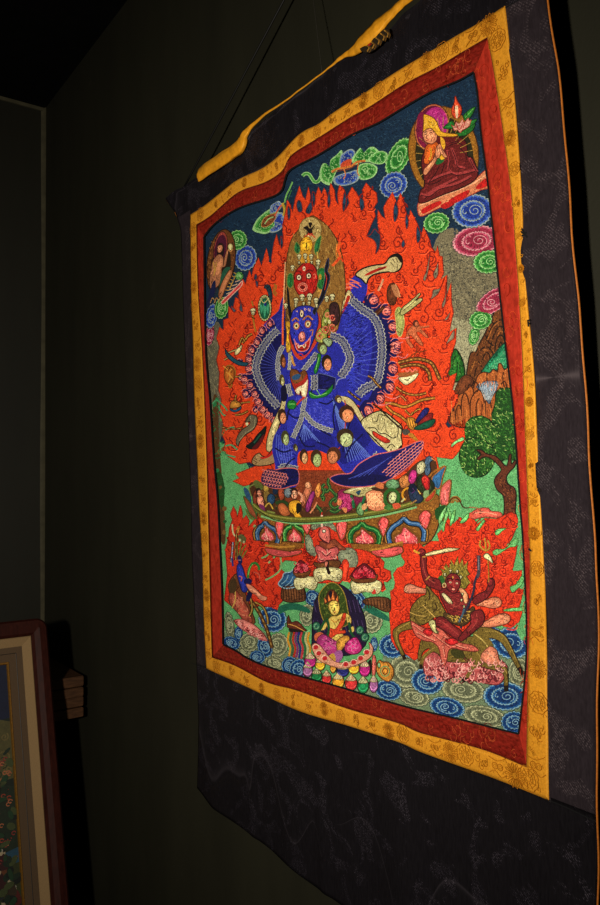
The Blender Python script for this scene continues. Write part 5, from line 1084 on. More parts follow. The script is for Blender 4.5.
# ---------------- lower flames
m = MO(9)
flame(m, pts("225 600 228 575 226 550 229 538 230 528 233 520 231 514 234 506 237 512 238 517 241 505 243 512 243 519 247 515 250 521 249 527 258 516 263 520 266 532 270 546 285 552 305 548 314 551 316 560 314 578 310 577 305 566 296 561 286 560 280 564 280 568 285 572 282 580 280 586 287 594 284 600 279 605 280 611 272 607 262 606 255 606 242 600 232 606"), FR, 26, (128, 18, 10), 2.6, 4.6, 1.0, 5)
for q in ("262 558 267 556 272 551 277 550 281 553 288 554 296 555", "266 580 272 577 279 572 282 566 281 556", "278 553 274 558", "300 562 304 568 308 577"): m.L((116, 168, 104), q, 1.5)
for q in ("254 527 256 525", "259 537 261 535", "269 563 271 561"): m.L((130, 170, 110), q, 1.6)
put(m, 'flame_halo', 'red flames around the left rider')
m = MO(9)
flame(m, pts("305 530 309 522 318 521 326 521 336 522 342 524 347 532 350 542 353 549 360 549 370 552 380 557 385 562 384 568 391 571 392 578 388 582 384 581 386 589 383 592 379 588 377 580 370 577 355 576 350 583 345 578 340 584 330 583 318 583 312 578 312 566 304 558 305 545"), (208, 50, 24), 16, (128, 18, 10), 2.6, 4.4, 1, 8)
put(m, 'flame_halo', 'red flames around the middle offerings')
m = MO(10)
flame(m, pts("392 640 391 625 390 612 392 600 391 592 395 588 396 582 394 574 398 568 404 566 406 562 402 556 403 548 406 540 409 533 414 528 418 531 418 540 424 547 432 541 440 541 438 534 444 528 444 520 450 508 449 518 454 524 461 517 466 522 472 516 478 524 486 518 497 519 506 515 512 512 517 515 519 520 517 528 512 540 506 546 514 543 518 545 517 552 515 562 513 570 518 571 523 570 522 577 517 582 520 588 524 590 522 600 520 606 523 612 520 621 512 628 504 626 496 620 486 624 470 634 440 650 415 660 404 652 398 650"), (210, 52, 22), 60, (138, 22, 12), 3, 5.4, .85, 11)
for q in ("520 515 524 516 528 600 526 625 520 628 522 612 523 600 525 588 522 577 523 570 514 571 516 560 518 548 517 541 519 528"): pass
m.F(GREEN, "519 512 527 512 530 640 522 640 517 630 521 622 524 611 522 601 525 590 521 584 523 576 523 569 514 571 517 560 519 546 516 542 519 530", 0)
m.stitch((136, 200, 132), "519 512 527 512 530 640 522 640 524 600 520 560", 70, 1.6, .45)
for q in ("494 554 494 551 498 549 504 549 509 546 516 538 519 540 517 546 511 547 504 551 498 555", "512 591 511 587 515 585 519 582 522 576 525 578 523 584 518 589 514 592", "505 609.5 512 608 519 607.5 525 606 525 610 516 611 506 611", "496 534 497 530 502 528.5 507 528.5 503 531 499 535", "443 530 444 522 447 514 450 509 449 516 446 524 445 531", "451 526 452 516 456 510 455 520", "461 522 466 516 470 513 468 520 463 523", "477 529 480 525 484 520 486 521 482 527 479 531"): m.F((104, 180, 104), q, o=(40, 90, 30), w=.5)
put(m, 'flame_halo', 'red flames around the right rider')
m = MO(11)
for r in (5.5, 3.8, 2.2): m.ring((150, 100, 36), 456, 503, r, r * 1.2, 0, 1.2, 180, 350, 10); 
m.L((60, 30, 10), "450 503 452 499 456 497.5 460 500 463 506 467 508 472 507", .8); m.F((196, 84, 68), "470 516 474 511 481 508 489 508 492 511 501 512 503 516 497 518 488 517 480 518 474 519", o=(110, 34, 26), w=.7); m.L((232, 150, 120), "476 513 486 512 498 515", .9); m.E((206, 80, 60), 471.5, 515, 2.4, 2.6); m.L((150, 100, 60), "470 507 478 508 482 510", 1)
for q in ("447 512 446 520 443 528", "449 508 451 514 452 520", "456 509 455 516"): m.L((120, 180, 104), q, 1.4)
put(m, 'small_figure', 'pink figure lying above the right flames')
# ---------------- left rider
m = MO(13)
m.F((110, 62, 30), "229 586 234 576 239 574 243 584 248 598 252 610 256 622 250 624 242 614 234 602", o=(50, 24, 12), w=.6); m.F((150, 66, 50), "230 595 236 590 243 598 250 610 253 622 246 622 238 612 231 604", o=(80, 24, 20), w=.6); m.stitch((214, 130, 96), "231 594 243 597 252 618 240 614", 40, 3, .6, 50, 40); m.L((206, 170, 80), "236 590 236 600 233 608", .9)
m.F((206, 120, 110), "235 620 242 619 250 622 258 627 266 636 268 641 260 638 252 634 244 630 238 625", o=(110, 30, 30))
for i in range(40):
    x = random.uniform(237, 266); y = 620 + (x - 236) * .5 + random.uniform(-1, 6); m.ring(random.choice(((196, 90, 90), (120, 30, 36), (236, 170, 160))), x, y, 1.3, 1.6, 30, .6, 0, 260, 7)
rope(m, "250 598 256 606 262 616 268 630 271 640 273 648", 2, (100, 66, 30)); rope(m, "256 602 264 607 268 616 269 624", 1.3, (150, 120, 50)); rope(m, "248 590 252 600 253 610 250 616", 1.2, (150, 120, 50))
m.F((34, 44, 140), "238 566 241 563 244 568 246 575 248 580 249 588 247 592 243 591 240 582 238 574", o=(10, 12, 50), w=.6); m.F((22, 26, 84), "238.5 557 241 555 243 558 243 563 240 564"); m.L((200, 160, 140), "239.5 560 242 560", .5); m.L((206, 100, 80), "240 576 243 577 242 581", 1)
for q in ("239 556 238 546 240 541", "240.5 555 241.5 547 243 540", "242 556 244 549 247 545", "238 557 236 549 237 544", "243 558 246 553 248 550"): m.L((116, 104, 40), q, 1.3)
m.F((16, 18, 70), "245 580 250 578 253 581 251 584 246 584"); m.F((14, 16, 60), "249 592 252 590 253 595 250 601 247 600"); m.F((214, 130, 100), "247 584 252 585 258 590 263 595 268 597 267 600 262 600 257 595 251 591", o=(110, 50, 30), w=.5)
rope(m, "232 562 233 555 234 542", 1, (160, 160, 190)); m.L((40, 50, 130), "233 558 234 566", 1.6); m.L((200, 190, 140), "233.4 524 234 532 236 536", 1.4); rope(m, "237 560 237 545 238 530", .9, (130, 80, 40)); m.F((90, 90, 50), "239 536 243 534 247 538 246 543 241 541"); m.E((196, 190, 140), 241, 540, 1.2, 1.4); m.E((196, 190, 140), 245, 542, 1, 1.3); m.L((200, 130, 50), "238 530 240 526 239 533", 1.4)
m.L((40, 110, 44), "249 578 250 570 253 564 257 563 260 567 260 570", 2.2); m.L((120, 190, 90), "249.4 575 251 568 254 564", .7); m.L((190, 80, 60), "255 572 260 574 261 579", 1.2)
m.F((70, 50, 26), "231 582 235 578 238 584 236 592 231 592")
put(m, 'rider', 'small blue rider on a brown mount')
# ---------------- offerings, rocks in the middle
m = MO(11)
for q, hl in (("283 588 288 585 296 584 303 586 306 592 306 600 298 602 288 602 282 598", 1), ("364 600 372 597 384 597 391 600 391 611 384 611 374 606 366 604", 1)):
    P = m.F((92, 54, 28), q, o=(30, 16, 8), w=.7); 
    for i in range(9): x = min(p[0] for p in P) + 2 + i * (max(p[0] for p in P) - min(p[0] for p in P) - 4) / 8; m.L((50, 26, 12), [(x, 588 + (x > 340) * 11), (x + 1, 600 + (x > 340) * 8)], .7)
    put(m, 'rock', 'brown ribbed rock'); m = MO(11)
m = MO(10.5)
m.F((26, 92, 70), "279 607 290 603 300 604 310 609 310 613 298 610 288 610 280 614"); put(m, 'bank', 'teal grass bank'); m = MO(10.5); m.F((26, 92, 70), "366 605 376 608 388 616 390 621 378 617 366 610")
put(m, 'bank', 'teal grass bank'); m = MO(11)
P = m.F((34, 72, 112), "279 584 283 578 285 573 291 572 295 569 298 574 300 580 297 586 291 588 285 588", o=(140, 176, 190), w=.9)
for q in ("282 584 287 580 289 575", "286 586 291 582 294 576", "291 586 296 582 297 577"): m.L((120, 160, 180), q, .8)
put(m, 'rock', 'blue crystal rock')
def skullbase(m, x0, x1, y, h, n):
    m.F((190, 182, 130), [(x0, y), ((x0 + x1) / 2, y - 2), (x1, y), (x1 + 1, y + h * .6), (x1 - 3, y + h), ((x0 + x1) / 2, y + h * .8), (x0 + 3, y + h), (x0 - 1, y + h * .6)], 1, (80, 70, 40), .7)
    for i in range(n): m.ring((232, 226, 176), x0 + (i + .5) * (x1 - x0) / n, y + h * (.35 + .3 * (i % 2)), 2.4, 2.4, 0, .8, 0, 300, 9); m.ring((120, 110, 70), x0 + (i + .5) * (x1 - x0) / n + .8, y + h * (.5 + .2 * (i % 2)), 2, 1.6, 0, .5, 0, 220, 8)
m = MO(12)
skullbase(m, 296, 317, 578, 12, 5); m.F((100, 56, 24), "294 571 302 573 311 570 309 576 302 578 296 576", o=(40, 20, 8)); P = m.F((96, 14, 24), "294 571 297 565 301 560 306 563 310 570 302 573", o=(40, 4, 8))
for i in range(26):
    x = random.uniform(296, 309); y = random.uniform(563, 572)
    m.ring(random.choice(((226, 96, 106), (196, 40, 60))), x, y, 1.2, 1.2, 0, .6, 0, 260, 7)
put(m, 'offering_bowl', 'skull bowl heaped with red jewels, left')
m = MO(12)
skullbase(m, 353, 381, 581, 13, 6); m.F((100, 56, 24), "351 575 364 578 378 574 376 581 364 583 354 581", o=(40, 20, 8)); m.F((90, 12, 22), "352 576 355 570 360 566 365 563 371 567 377 575 364 579", o=(40, 4, 8))
for i in range(40):
    x = random.uniform(355, 375); y = 577 - random.uniform(0, 1) * (11 - abs(x - 365) * .8); m.ring(random.choice(((226, 80, 96), (196, 30, 50))), x, y, 1.4, 1.4, 0, .7, 0, 260, 7)
m.F((196, 50, 40), "373 592 376 589 377 593 374 594")
put(m, 'offering_bowl', 'skull bowl heaped with red jewels, right')
m = MO(12)
for q in ("306 538 309 534 313 540 314 546 318 550 316 556 311 554 307 549", "312 526 318 522 325 520 332 522 336 527 340 533 334 530 328 526 320 527 314 530", "340 552 345 548 352 548 357 552 359 560 357 566 350 567 343 564 339 558"): P = m.F((112, 120, 96), q, o=(60, 70, 54), w=.6); m.stitch((160, 164, 130), P, 14, 2.2, .6); m.stitch((70, 84, 66), P, 10, 2.2, .5)
m.spiral((160, 164, 130), 349, 557, 5, 0, 1, 1.4, .8); m.spiral((160, 164, 130), 311, 545, 3.6, 0, -1, 1.3, .7)
m.F((206, 56, 30), "343 562 347 559 350 564 349 572 347 580 343 578 344 570", o=(110, 14, 10)); 
m.F((126, 60, 38), "321 541 328 543 335 539 342 545 347 549 344 550 334 548 328 552 322 549", o=(60, 24, 14)); m.F((196, 96, 88), "320 536 321 529 325 526 330 529 331 537 330 543 325 542", o=(90, 30, 30), w=.6); m.E((220, 206, 180), 325, 531, 1.8, 1.6, 0, (30, 10, 10), .6); m.L((60, 10, 20), "321 538 325 541 329 543", .8); m.L((236, 190, 170), "323 527 322.6 521 322.8 515", 1.8); m.L((190, 40, 30), "322.8 515 322.8 511", 1)
m.F((176, 78, 78), "316 549 318 545 323 547 328 550 333 548 338 547 340 552 337 556 338 561 330 562 322 562 318 560 319 556", o=(80, 20, 24), w=.6)
for q in ("320 555 321 560 325 560", "334 559 337 560 337 556", "328 550 329 556", "323 552 327 556 332 552"): m.L((90, 16, 26), q, .8); m.L((236, 170, 150), [(x, y - 1.2) for x, y in pts(q)], .5)
m.F((96, 56, 26), "315 562 322 563 330 560 341 561 340 567 332 570 322 569 316 566", o=(60, 10, 10), w=.7); skullbase(m, 316, 342, 569, 13, 5); m.F((30, 12, 12), "325 562 330 561 330 568 332 573 329 574 327 568"); m.F((196, 110, 90), "326 562 329 562 327 567"); skull(m, 321, 578, 2.4); skull(m, 340, 577, 2.4)
put(m, 'offering_bowl', 'skull bowl with a pink creature and grey smoke')
# ---------------- seated goddess and jewels
m = MO(11)
m.F((28, 18, 48), "313 636 313 618 315 604 319 595 326 586 334 583 344 586 353 594 360 604 365 616 367 630 366 645 350 655 320 655 313 648", o=(16, 10, 26), w=.8)
for i in range(24): m.L((70, 52, 96), [(314 + (i % 12) * 4.4, 600 + (i // 12) * 20), (317 + (i % 12) * 4.4, 612 + (i // 12) * 20)], .5)
m.F((52, 70, 22), "320 604 320 595 324 588 330 583 336 583 342 588 346 596 348 606 350 620 346 626 336 626 326 622 322 614", o=(150, 126, 44), w=.8); m.stitch((110, 120, 44), "322 600 330 586 338 586 346 600 346 616 326 618", 50, 2.4, .5)
m.F((64, 32, 16), "325 604 328 593 333 589 338 594 340 603 334 600"); 
for q in ("326 604 325 597 328 601", "329 602 329 594 332 600", "332 600 334 590 336 600", "336 601 339 595 339 602"): m.F((206, 110, 50), q, 0, (90, 30, 16), .4)
m.E((20, 14, 30), 331.5, 594, 1.5, 3.2)
m.F((216, 186, 88), "329.5 606 331 602 335 600.5 339 602 340.5 607 339.5 612 337 615 333.5 614.5 331 611", o=(110, 70, 20), w=.5)
for q in ("331.8 607.5 334 606.8", "336.5 605.4 339 605.2", "331.5 605.5 334 604.6", "336 603.4 339 603.2", "335.3 607 335.8 610 334.8 610.4"): m.L((50, 30, 10), q, .5)
m.L((170, 40, 30), "334.6 612 337 611.6", .7)
m.F((216, 186, 92), "329 620 333 616 338 616 343 613 349 614 352 618 352 623 349 624 347 620 344 625 343 632 346 640 334 641 329 640 330 630 328 626", o=(110, 70, 20), w=.5); m.F((216, 186, 92), "321 628 325 623 328 624 326 629 322 630"); m.F((216, 186, 92), "350 630 354 626 355 631 351 632")
m.F((214, 66, 34), "330 628 336 629 341 622 344 614 347 614 345 624 341 630 346 630 346 633 338 634 331 638", o=(120, 24, 14), w=.5); m.L((190, 120, 40), "332 619 336 622 341 619", .8)
for q in ("326 620 322 628 318 634", "328 618 330 628 328 638", "350 622 352 632 356 638"): m.L((24, 76, 40), q, 1.8)
for x, y in ((317.5, 626), (361, 630), (366, 637)): m.E((36, 92, 70), x, y, 4, 4.4, 0, (14, 40, 30)); m.ring((110, 160, 120), x, y, 2.2, 2.4, 0, .8, 0, 280, 9)
m.F((196, 96, 60), "316 634 322 632 326 636 322 642 316 640"); m.F((150, 44, 104), "318 640 324 634 332 638 338 641 344 640 342 650 336 658 328 656 321 650", o=(80, 14, 50), w=.6); m.stitch((214, 120, 160), "320 640 330 638 340 642 334 654 324 650", 26, 2.4, .6); m.F((184, 130, 50), "338 641 344 636 350 636 350 642 344 648 340 654 338 648", o=(90, 50, 20)); m.F((176, 40, 110), "346 650 347 643 352 639 357 637 361 642 363 648 359 653 352 654", o=(90, 10, 50), w=.6)
for i in range(5): m.ring((226, 120, 170), 354 + 3.6 * cos(i * 1.26), 646 + 4 * sin(i * 1.26), 2, 2.2, i * 70, .7, 0, 250, 8)
m.F((160, 90, 150), "336 652 342 650 344 656 340 662 335 660"); m.F((196, 150, 60), "330 656 335 653 337 660 334 668 331 664")
P = m.F((216, 150, 120), "313 647 316 643 321 645 326 651 331 657 338 662 348 662 358 659 366 654 371 648 370 642 374 647 373 655 366 661 354 666 342 668 328 664 318 658", o=(110, 40, 30), w=.6)
for x, y in ((317, 647), (320, 653), (326, 658), (347, 664), (355, 662), (362, 658), (368, 652)): m.E((190, 36, 44), x, y, 2.6, 2.2, -20); m.ring((240, 200, 180), x, y, 3, 2.8, -20, .6, 180, 360, 8)
put(m, 'seated_goddess', 'small yellow goddess seated on a pink lotus')
jew = ((311, 661, 'magenta', (156, 30, 104), 6, 7), (321, 664.5, 'yellow', (204, 152, 36), 5, 6), (334, 667, 'yellow', (190, 120, 40), 3, 6), (343.4, 671, 'navy', (26, 30, 90), 6.3, 6), (354.8, 668, 'yellow', (206, 156, 40), 5.6, 6), (365.6, 669, 'magenta', (156, 30, 104), 5.6, 7.6), (308.5, 670, 'lilac', (136, 84, 126), 5, 7), (317.5, 675.5, 'green', (18, 96, 50), 5.4, 6), (327.5, 678, 'red', (176, 40, 40), 4.8, 6.4),
       (339, 681.5, 'yellow', (206, 140, 36), 6, 7.6), (352, 683, 'red', (184, 44, 44), 6.2, 7.4), (364, 685.5, 'green', (24, 116, 66), 5.8, 7.8), (374.5, 684.5, 'lilac', (150, 90, 140), 4.4, 8))
for i, (x, y, nm, c, rx, ry) in enumerate(jew):
    m = MO(12 + (i % 3)); m.E(c, x, y, rx, ry, 0, (30, 20, 14), .6); m.F((184, 174, 130), [(x - rx * .8, y - ry * .45), (x - rx * .45, y - ry * .85), (x, y - ry * 1.25), (x + rx * .45, y - ry * .85), (x + rx * .8, y - ry * .45), (x, y - ry * .3)], 1, (110, 90, 60), .5)
    for k in (-.4, 0, .4): m.L(c, [(x + k * rx, y - ry * .45), (x + k * rx * .5, y - ry * .9)], .6)
    m.ring(tuple(min(255, int(v * 1.5 + 20)) for v in c), x, y + ry * .1, rx * .75, ry * .55, 0, .9, 10, 170, 8)
    put(m, 'jewel', '%s flaming jewel at the foot of the picture' % nm)
m = MO(10)
m.F((92, 40, 24), "289 615 292 622 298 621 305 628 307 631 296 629 288 627", o=(40, 14, 8)); m.F((30, 20, 16), "290 628 304 631 303 635 292 633"); m.L((206, 150, 70), "289 624 296 626 305 631", .7)
for i, c in enumerate(((206, 146, 40), (60, 90, 60), (176, 44, 30), (120, 40, 110), (30, 40, 110), (176, 44, 60), (40, 100, 60), (190, 180, 120), (206, 146, 40))):
    x = 290 + i * 2.5; m.L(c, [(x, 632), (x - 1.5, 640), (x + 1, 648), (x - .5, 656 + i * .5)], 1.8)
put(m, 'banner', 'striped silk banners under a brown roof')
m = MO(12)
m.F((198, 96, 84), "373 660 374 655 376 656 377 663 376 674 374 680 373 672", o=(90, 30, 24)); m.F((20, 14, 14), "369 662 372 660 372 676 370 670")
m.F((190, 124, 44), "377 667 380 660 384 662 389 662 394 668 394 676 390 681 385 680 380 676 378 672", o=(90, 50, 16), w=.8); m.ring((120, 150, 90), 386, 671, 4.4, 5, 0, 1.2); m.ring((90, 50, 16), 386, 671, 2.4, 3, 0, .8); m.E((110, 160, 110), 380, 665, 1.6, 2.6, 0, (60, 40, 14), .5)
put(m, 'golden_wheel', 'golden wheel beside a pink stem')
# ---------------- right rider on an olive mule
m = MO(12)
m.F((176, 78, 78), "424 662 426 655 436 652 446 656 456 658 466 660 476 664 486 664 500 660 508 666 506 676 500 684 490 684 478 681 468 680 458 676 446 680 436 676 426 674", o=(90, 24, 30), w=.7)
for i in range(150):
    x = random.uniform(427, 505); y = random.uniform(658, 681)
    m.ring(random.choice(((240, 170, 160), (226, 140, 134), (96, 24, 34))), x, y, 1.9, 2.3, random.uniform(-40, 40), .85, 0, 230, 8)
put(m, 'cloud', 'pink curled cloud under the mule')
m = MO(14)
m.F((196, 116, 84), "478 598 486 600 493 597 499 597 503 602 500 607 492 608 484 606 477 605", o=(80, 30, 20), w=.6); m.F((196, 116, 84), "480 625 488 620 497 615 505 613 511 616 510 622 503 625 493 627 484 628", o=(80, 30, 20), w=.6); m.F((176, 108, 84), "405 588 408 584 413 584 420 587 428 589 427 593 418 593 410 593 406 592", o=(80, 30, 20), w=.6)
for x, y in ((498, 601), (499, 604), (507, 617), (507, 621), (408, 587), (407, 590)): m.ring((230, 170, 130), x, y, 1.4, 1.2, 0, .6, 0, 280, 7)
put(m, 'hide', 'stretched tiger hide paws behind the rider')
m = MO(15)
OL = (112, 92, 36); OLL = (156, 130, 60)
# mule
m.F(OL, "418 618 410 621 402 624 395 629 394 634 396 642 400 650 403 656 406 655 403 648 400 640 400 634 404 631 412 629 420 628", o=(44, 30, 10), w=.6); m.L(OLL, "411 622 404 626 398 630 398 640 402 650", .8); m.L((30, 18, 8), "404 655 406 659", 2.4)
m.F(OL, "411 616 412 608 416 602 421 597 427 594 427 588 428 584 431 588 434 592 439 597 442 603 446 610 448 615 442 617 436 617 432 620 425 624 417 625 412 622", o=(44, 30, 10), w=.7); m.stitch(OLL, "413 612 424 597 434 594 444 612 424 622", 60, 2.6, .5, -30, 40); m.stitch((66, 52, 20), "413 612 424 597 434 594 444 612 424 622", 50, 2.6, .5, -30, 40)
m.L((196, 160, 80), "424 605 430 611 436 617", .9); m.L((196, 160, 80), "411 612 418 615 427 616", .7); m.L((50, 34, 12), "428 588 431 594 430 600", 1); m.L((60, 44, 16), "436 602 438 608 434 612", 1)
m.F(OL, "436 640 446 636 460 640 474 643 486 648 492 656 484 660 470 662 456 662 446 660 438 652", o=(44, 30, 10), w=.7); m.stitch((70, 62, 22), "452 646 478 646 484 656 456 658", 60, 3, .6, 10, 20); m.F((60, 58, 20), "452 650 464 645 474 649 482 655 470 658 456 657"); m.L(OLL, "450 647 462 644 476 648 486 654", 1)
m.F(OL, "424 636 430 630 438 634 444 642 444 654 436 652 430 648 424 652 421 660 419 660 420 648", o=(44, 30, 10), w=.6); m.L(OL, "437 647 430 652 424 658 422 666", 3.4); m.L((30, 18, 8), "422 664 422 669", 2.4); m.L(OLL, "436 647 429 652 424 658", .7)
m.F(OL, "462 640 474 636 486 640 494 648 500 658 503 664 508 668 509 674 509 687 505.5 687 505 675 500 671 492 669 484 667 474 662 466 656", o=(44, 30, 10), w=.6); m.L(OLL, "478 652 486 662 494 665 504 667 508 673", .9); m.L((26, 16, 8), "507 685 507.5 691", 3.2); m.L(OL, "484 662 474 667 470 674 466 679", 3.6); m.L((26, 16, 8), "467 677 464 681", 3); m.F(OL, "478 628 488 627 498 630 507 636 512 645 517 656 523.5 670 521 672 514 660 508 650 502 642 494 638 484 637", o=(44, 30, 10), w=.6); m.L(OLL, "486 631 496 631 504 635 511 645 518 660", .8); m.L((26, 16, 8), "520 667 524 674", 3)
m.F(OL, "474 634 482 630 488 636 494 644 490 650 480 646"); m.L((196, 170, 90), "476 634 484 640 490 648", 1)
# saddle cloth of flayed skin
m.F((196, 92, 76), "412 621 418 624 424 627 430 629 438 627 444 630 452 638 464 643 474 645 480 650 474 651 464 650 456 648 450 650 448 660 445 666 442 658 440 648 434 642 424 640 416 634", o=(100, 30, 26), w=.7)
for q in ("414 624 422 630 430 634", "418 632 426 636 436 640", "432 632 442 640 450 646", "446 636 456 644 468 648", "444 646 446 656"): m.L((232, 150, 124), q, .8); m.L((130, 30, 30), [(x + 1, y + 1.4) for x, y in pts(q)], .8)
m.F((176, 30, 32), "424 631 430 628 434 632 430 636", o=(90, 10, 14)); m.F((176, 30, 32), "446 640 454 638 460 642 452 645", o=(90, 10, 14)); m.F((204, 120, 92), "482 656 486 650 492 646 498 650 500 658 502 664 494 664 486 662", o=(100, 40, 30), w=.6); m.L((236, 170, 140), "488 652 494 656 498 662", .8)
m.F((186, 180, 120), "430 622 434 619.5 438 623 437 628 440 632 437 633 433 629", o=(60, 50, 26), w=.6); m.E((40, 30, 14), 434.4, 623.4, .9, 1); m.L((60, 50, 26), "437 629 440 634", .6)
put(m, 'mule', 'olive mule with a pink saddle skin')
m = MO(17)
MR = (112, 28, 30); MD = (50, 8, 14)
for q, l in (("443 584 441 578 444 573 441 568 446 570 447 563 450 568 453 560 455 566 459 556 460 565 464 558 464 567 469 561 468 569 471 574 468 576 471 582 467 588 463 590", 1),): m.F((116, 104, 36), q, 0, (50, 40, 12), .6); m.stitch((176, 150, 60), q, 40, 4, .6, 80, 30)
m.F((40, 90, 36), "439 578 443 575 446 580 444 585 440 584"); m.F(MR, "441 590 447 588 452 592 460 592 466 594 471 600 470 608 466 615 458 618 451 615 446 606 442 598", o=MD, w=.7); m.stitch((160, 56, 50), "446 594 464 596 468 604 460 614 450 608", 44, 2.6, .5, 40, 40)
m.F(MR, "421.5 556 424 554 427.5 557 427.5 567 430 575 436 578 441 580 443 590 434 588 427 584 423 574", o=MD, w=.7); m.L((164, 66, 56), "424 558 425 568 428 577 436 583", .8); m.L((190, 130, 60), "423.5 557 428 556", 1.4); m.L((190, 130, 60), "427 580 431 576", 1.2)
m.E(MR, 423, 552, 3.6, 3.6, 0, MD, .6); m.L((206, 150, 50), "415 550 418 552 421 553", 2); m.F((188, 172, 120), "427 553.5 434 551 442 549.5 450 547.5 457 548 461 548.6 454 551 446 552.5 436 554.5 428 556", o=(60, 40, 20), w=.6); m.L((226, 216, 170), "429 554.4 442 551.4 456 548.6", .5)
m.F(MR, "474 599 479 594 486 591 489 586 490 580 494 578 496 583 494 590 489 597 482 602 476 604", o=MD, w=.7); m.E(MR, 491.5, 582, 3, 4, 0, MD, .5)
m.L((70, 60, 70), "480 555 480 564 480 572 478 578", 3); m.L((40, 40, 60), "478 576 476 582 475 590 472 600 468 608 465 616 462 628", 1.6); m.L((120, 120, 130), "480 556 480 570", .7)
m.L(GOLD, "489 558 490 570 490 582", 1.2); 
for q in ("482 540 481 545 484 549 487 550", "486 538 487 544 487 551", "489 540 491 545 490 549 487 551"): m.L((176, 130, 44), q, 1.5)
m.L((80, 40, 14), "484 540 485 546", .6); m.F((196, 192, 140), "485 555 489 553 493 558 494 563 490 560 486 558", o=(60, 50, 30), w=.6)
m.F((70, 50, 24), "446 612 456 616 466 614 474 606 476 612 470 622 462 626 452 622 446 618", o=(30, 16, 8)); m.stitch((200, 160, 70), "448 613 462 617 474 608 468 622 454 622", 34, 3, .6, 30, 50); m.L((60, 90, 110), "466 606 464 614 460 622", 1.6)
m.F(MR, "437 619 442 616 448 619 455 625 462 630 465 636 460 640 453 636 445 630 438 626", o=MD, w=.7); m.F(MR, "472 614 477 610 483 610 486 616 484 624 477 630 470 636 463 641 460 638 466 630 472 623", o=MD, w=.7); m.L((160, 60, 54), "441 620 450 626 460 635", .8); m.L((160, 60, 54), "478 613 478 622 470 631", .8)
m.F((206, 140, 96), "460 589 464 588 469 594 469 602 466 603 464 596", o=(90, 40, 30), w=.5)
m.F((186, 176, 130), "443 594 446 593 453 600 453.5 604 450 603 446 599", o=(50, 40, 24), w=.5)
for x, y in ((464, 594), (465.5, 606.5), (463, 600)): skull(m, x, y, 1.5)
m.F(MR, "447 582 448 577 452 573.5 457 573.5 461 577 462 583 460 589 456 593 451 591 448 587", o=MD, w=.7)
m.L((40, 6, 10), "449 579 452 578 454.5 580", .9); m.L((40, 6, 10), "456.5 580 459 579 461 580.5", .9); m.E((226, 200, 160), 452, 582, 1.2, .9); m.E((226, 200, 160), 458.5, 583, 1.1, .9); m.E((20, 6, 6), 452.2, 582, .5, .6); m.E((20, 6, 6), 458.5, 583, .5, .6); m.L((170, 60, 50), "455 582 455 586 456.6 586.4", .8); m.E((226, 130, 110), 455, 589, 2, 1.4, 0, (60, 6, 8), .5); m.E((210, 160, 60), 454.5, 577, .7, 1.2)
for x, y in ((446.5, 574.5), (452, 571), (459, 571.5), (462.5, 577)): skull(m, x, y, 1.7)
m.ring((200, 170, 120), 446, 585, 1.6, 2, 0, .8); m.L((170, 70, 60), "451 602 456 606 462 605", .7)
put(m, 'rider', 'wrathful dark red rider with raised sword')
# ------------------------------------------------------------------ cords
def W(x, y, off): 
    v = ray(x, y); k = (-off - CAM.y) / v.y; return CAM + v * k
def cord(A, B, r, mat, name, label, sag=0, group=None):
    P = [A.lerp(B, i / 16) + Vector((0, 0, -sag * sin(pi * i / 16))) for i in range(17)]
    V, Fc = tube(P, r, 6); o = mesh_obj(name, V, Fc, mat, None, True); return tag(o, label, 'cord', group)
nail = empty('wall_nail', (1.935, 0, 2.84), 'steel nail high in the wall from which the black cord hangs', 'nail')
V, Fc = tube([Vector((1.935, .004, 2.835)), Vector((1.935, -.03, 2.84))], .0022, 8); mesh_obj('shank', V, Fc, MT['nail'], nail, True)
V, Fc = tube([Vector((1.935, -.030, 2.84)), Vector((1.935, -.032, 2.84))], .006, 10); mesh_obj('head', V, Fc, MT['nail'], nail, True)
def extrap(x0, y0, x1, y1, k): return x0 + (x1 - x0) * k, y0 + (y1 - y0) * k
for (a, b, e, r, mt_, nm, lab, hb) in (((181, 188), (283, 0), 1.55, .0021, 'cord', 'hanging_cord', 'black cord rising from the upper left corner of the hanging', .035),
                          ((319.5, 73), (312.5, 0), 1.5, .0009, 'cord_pale', 'hanging_cord', 'thin pale cord above the middle of the yellow veil', .035),):
    u, v = TH.uv(*a); A = TH.at(u, v, -.006)
    q = extrap(*a, *b, e); B = W(q[0], q[1], hb)
    cord(A, B, r, MT[mt_], nm, lab, 0, None)
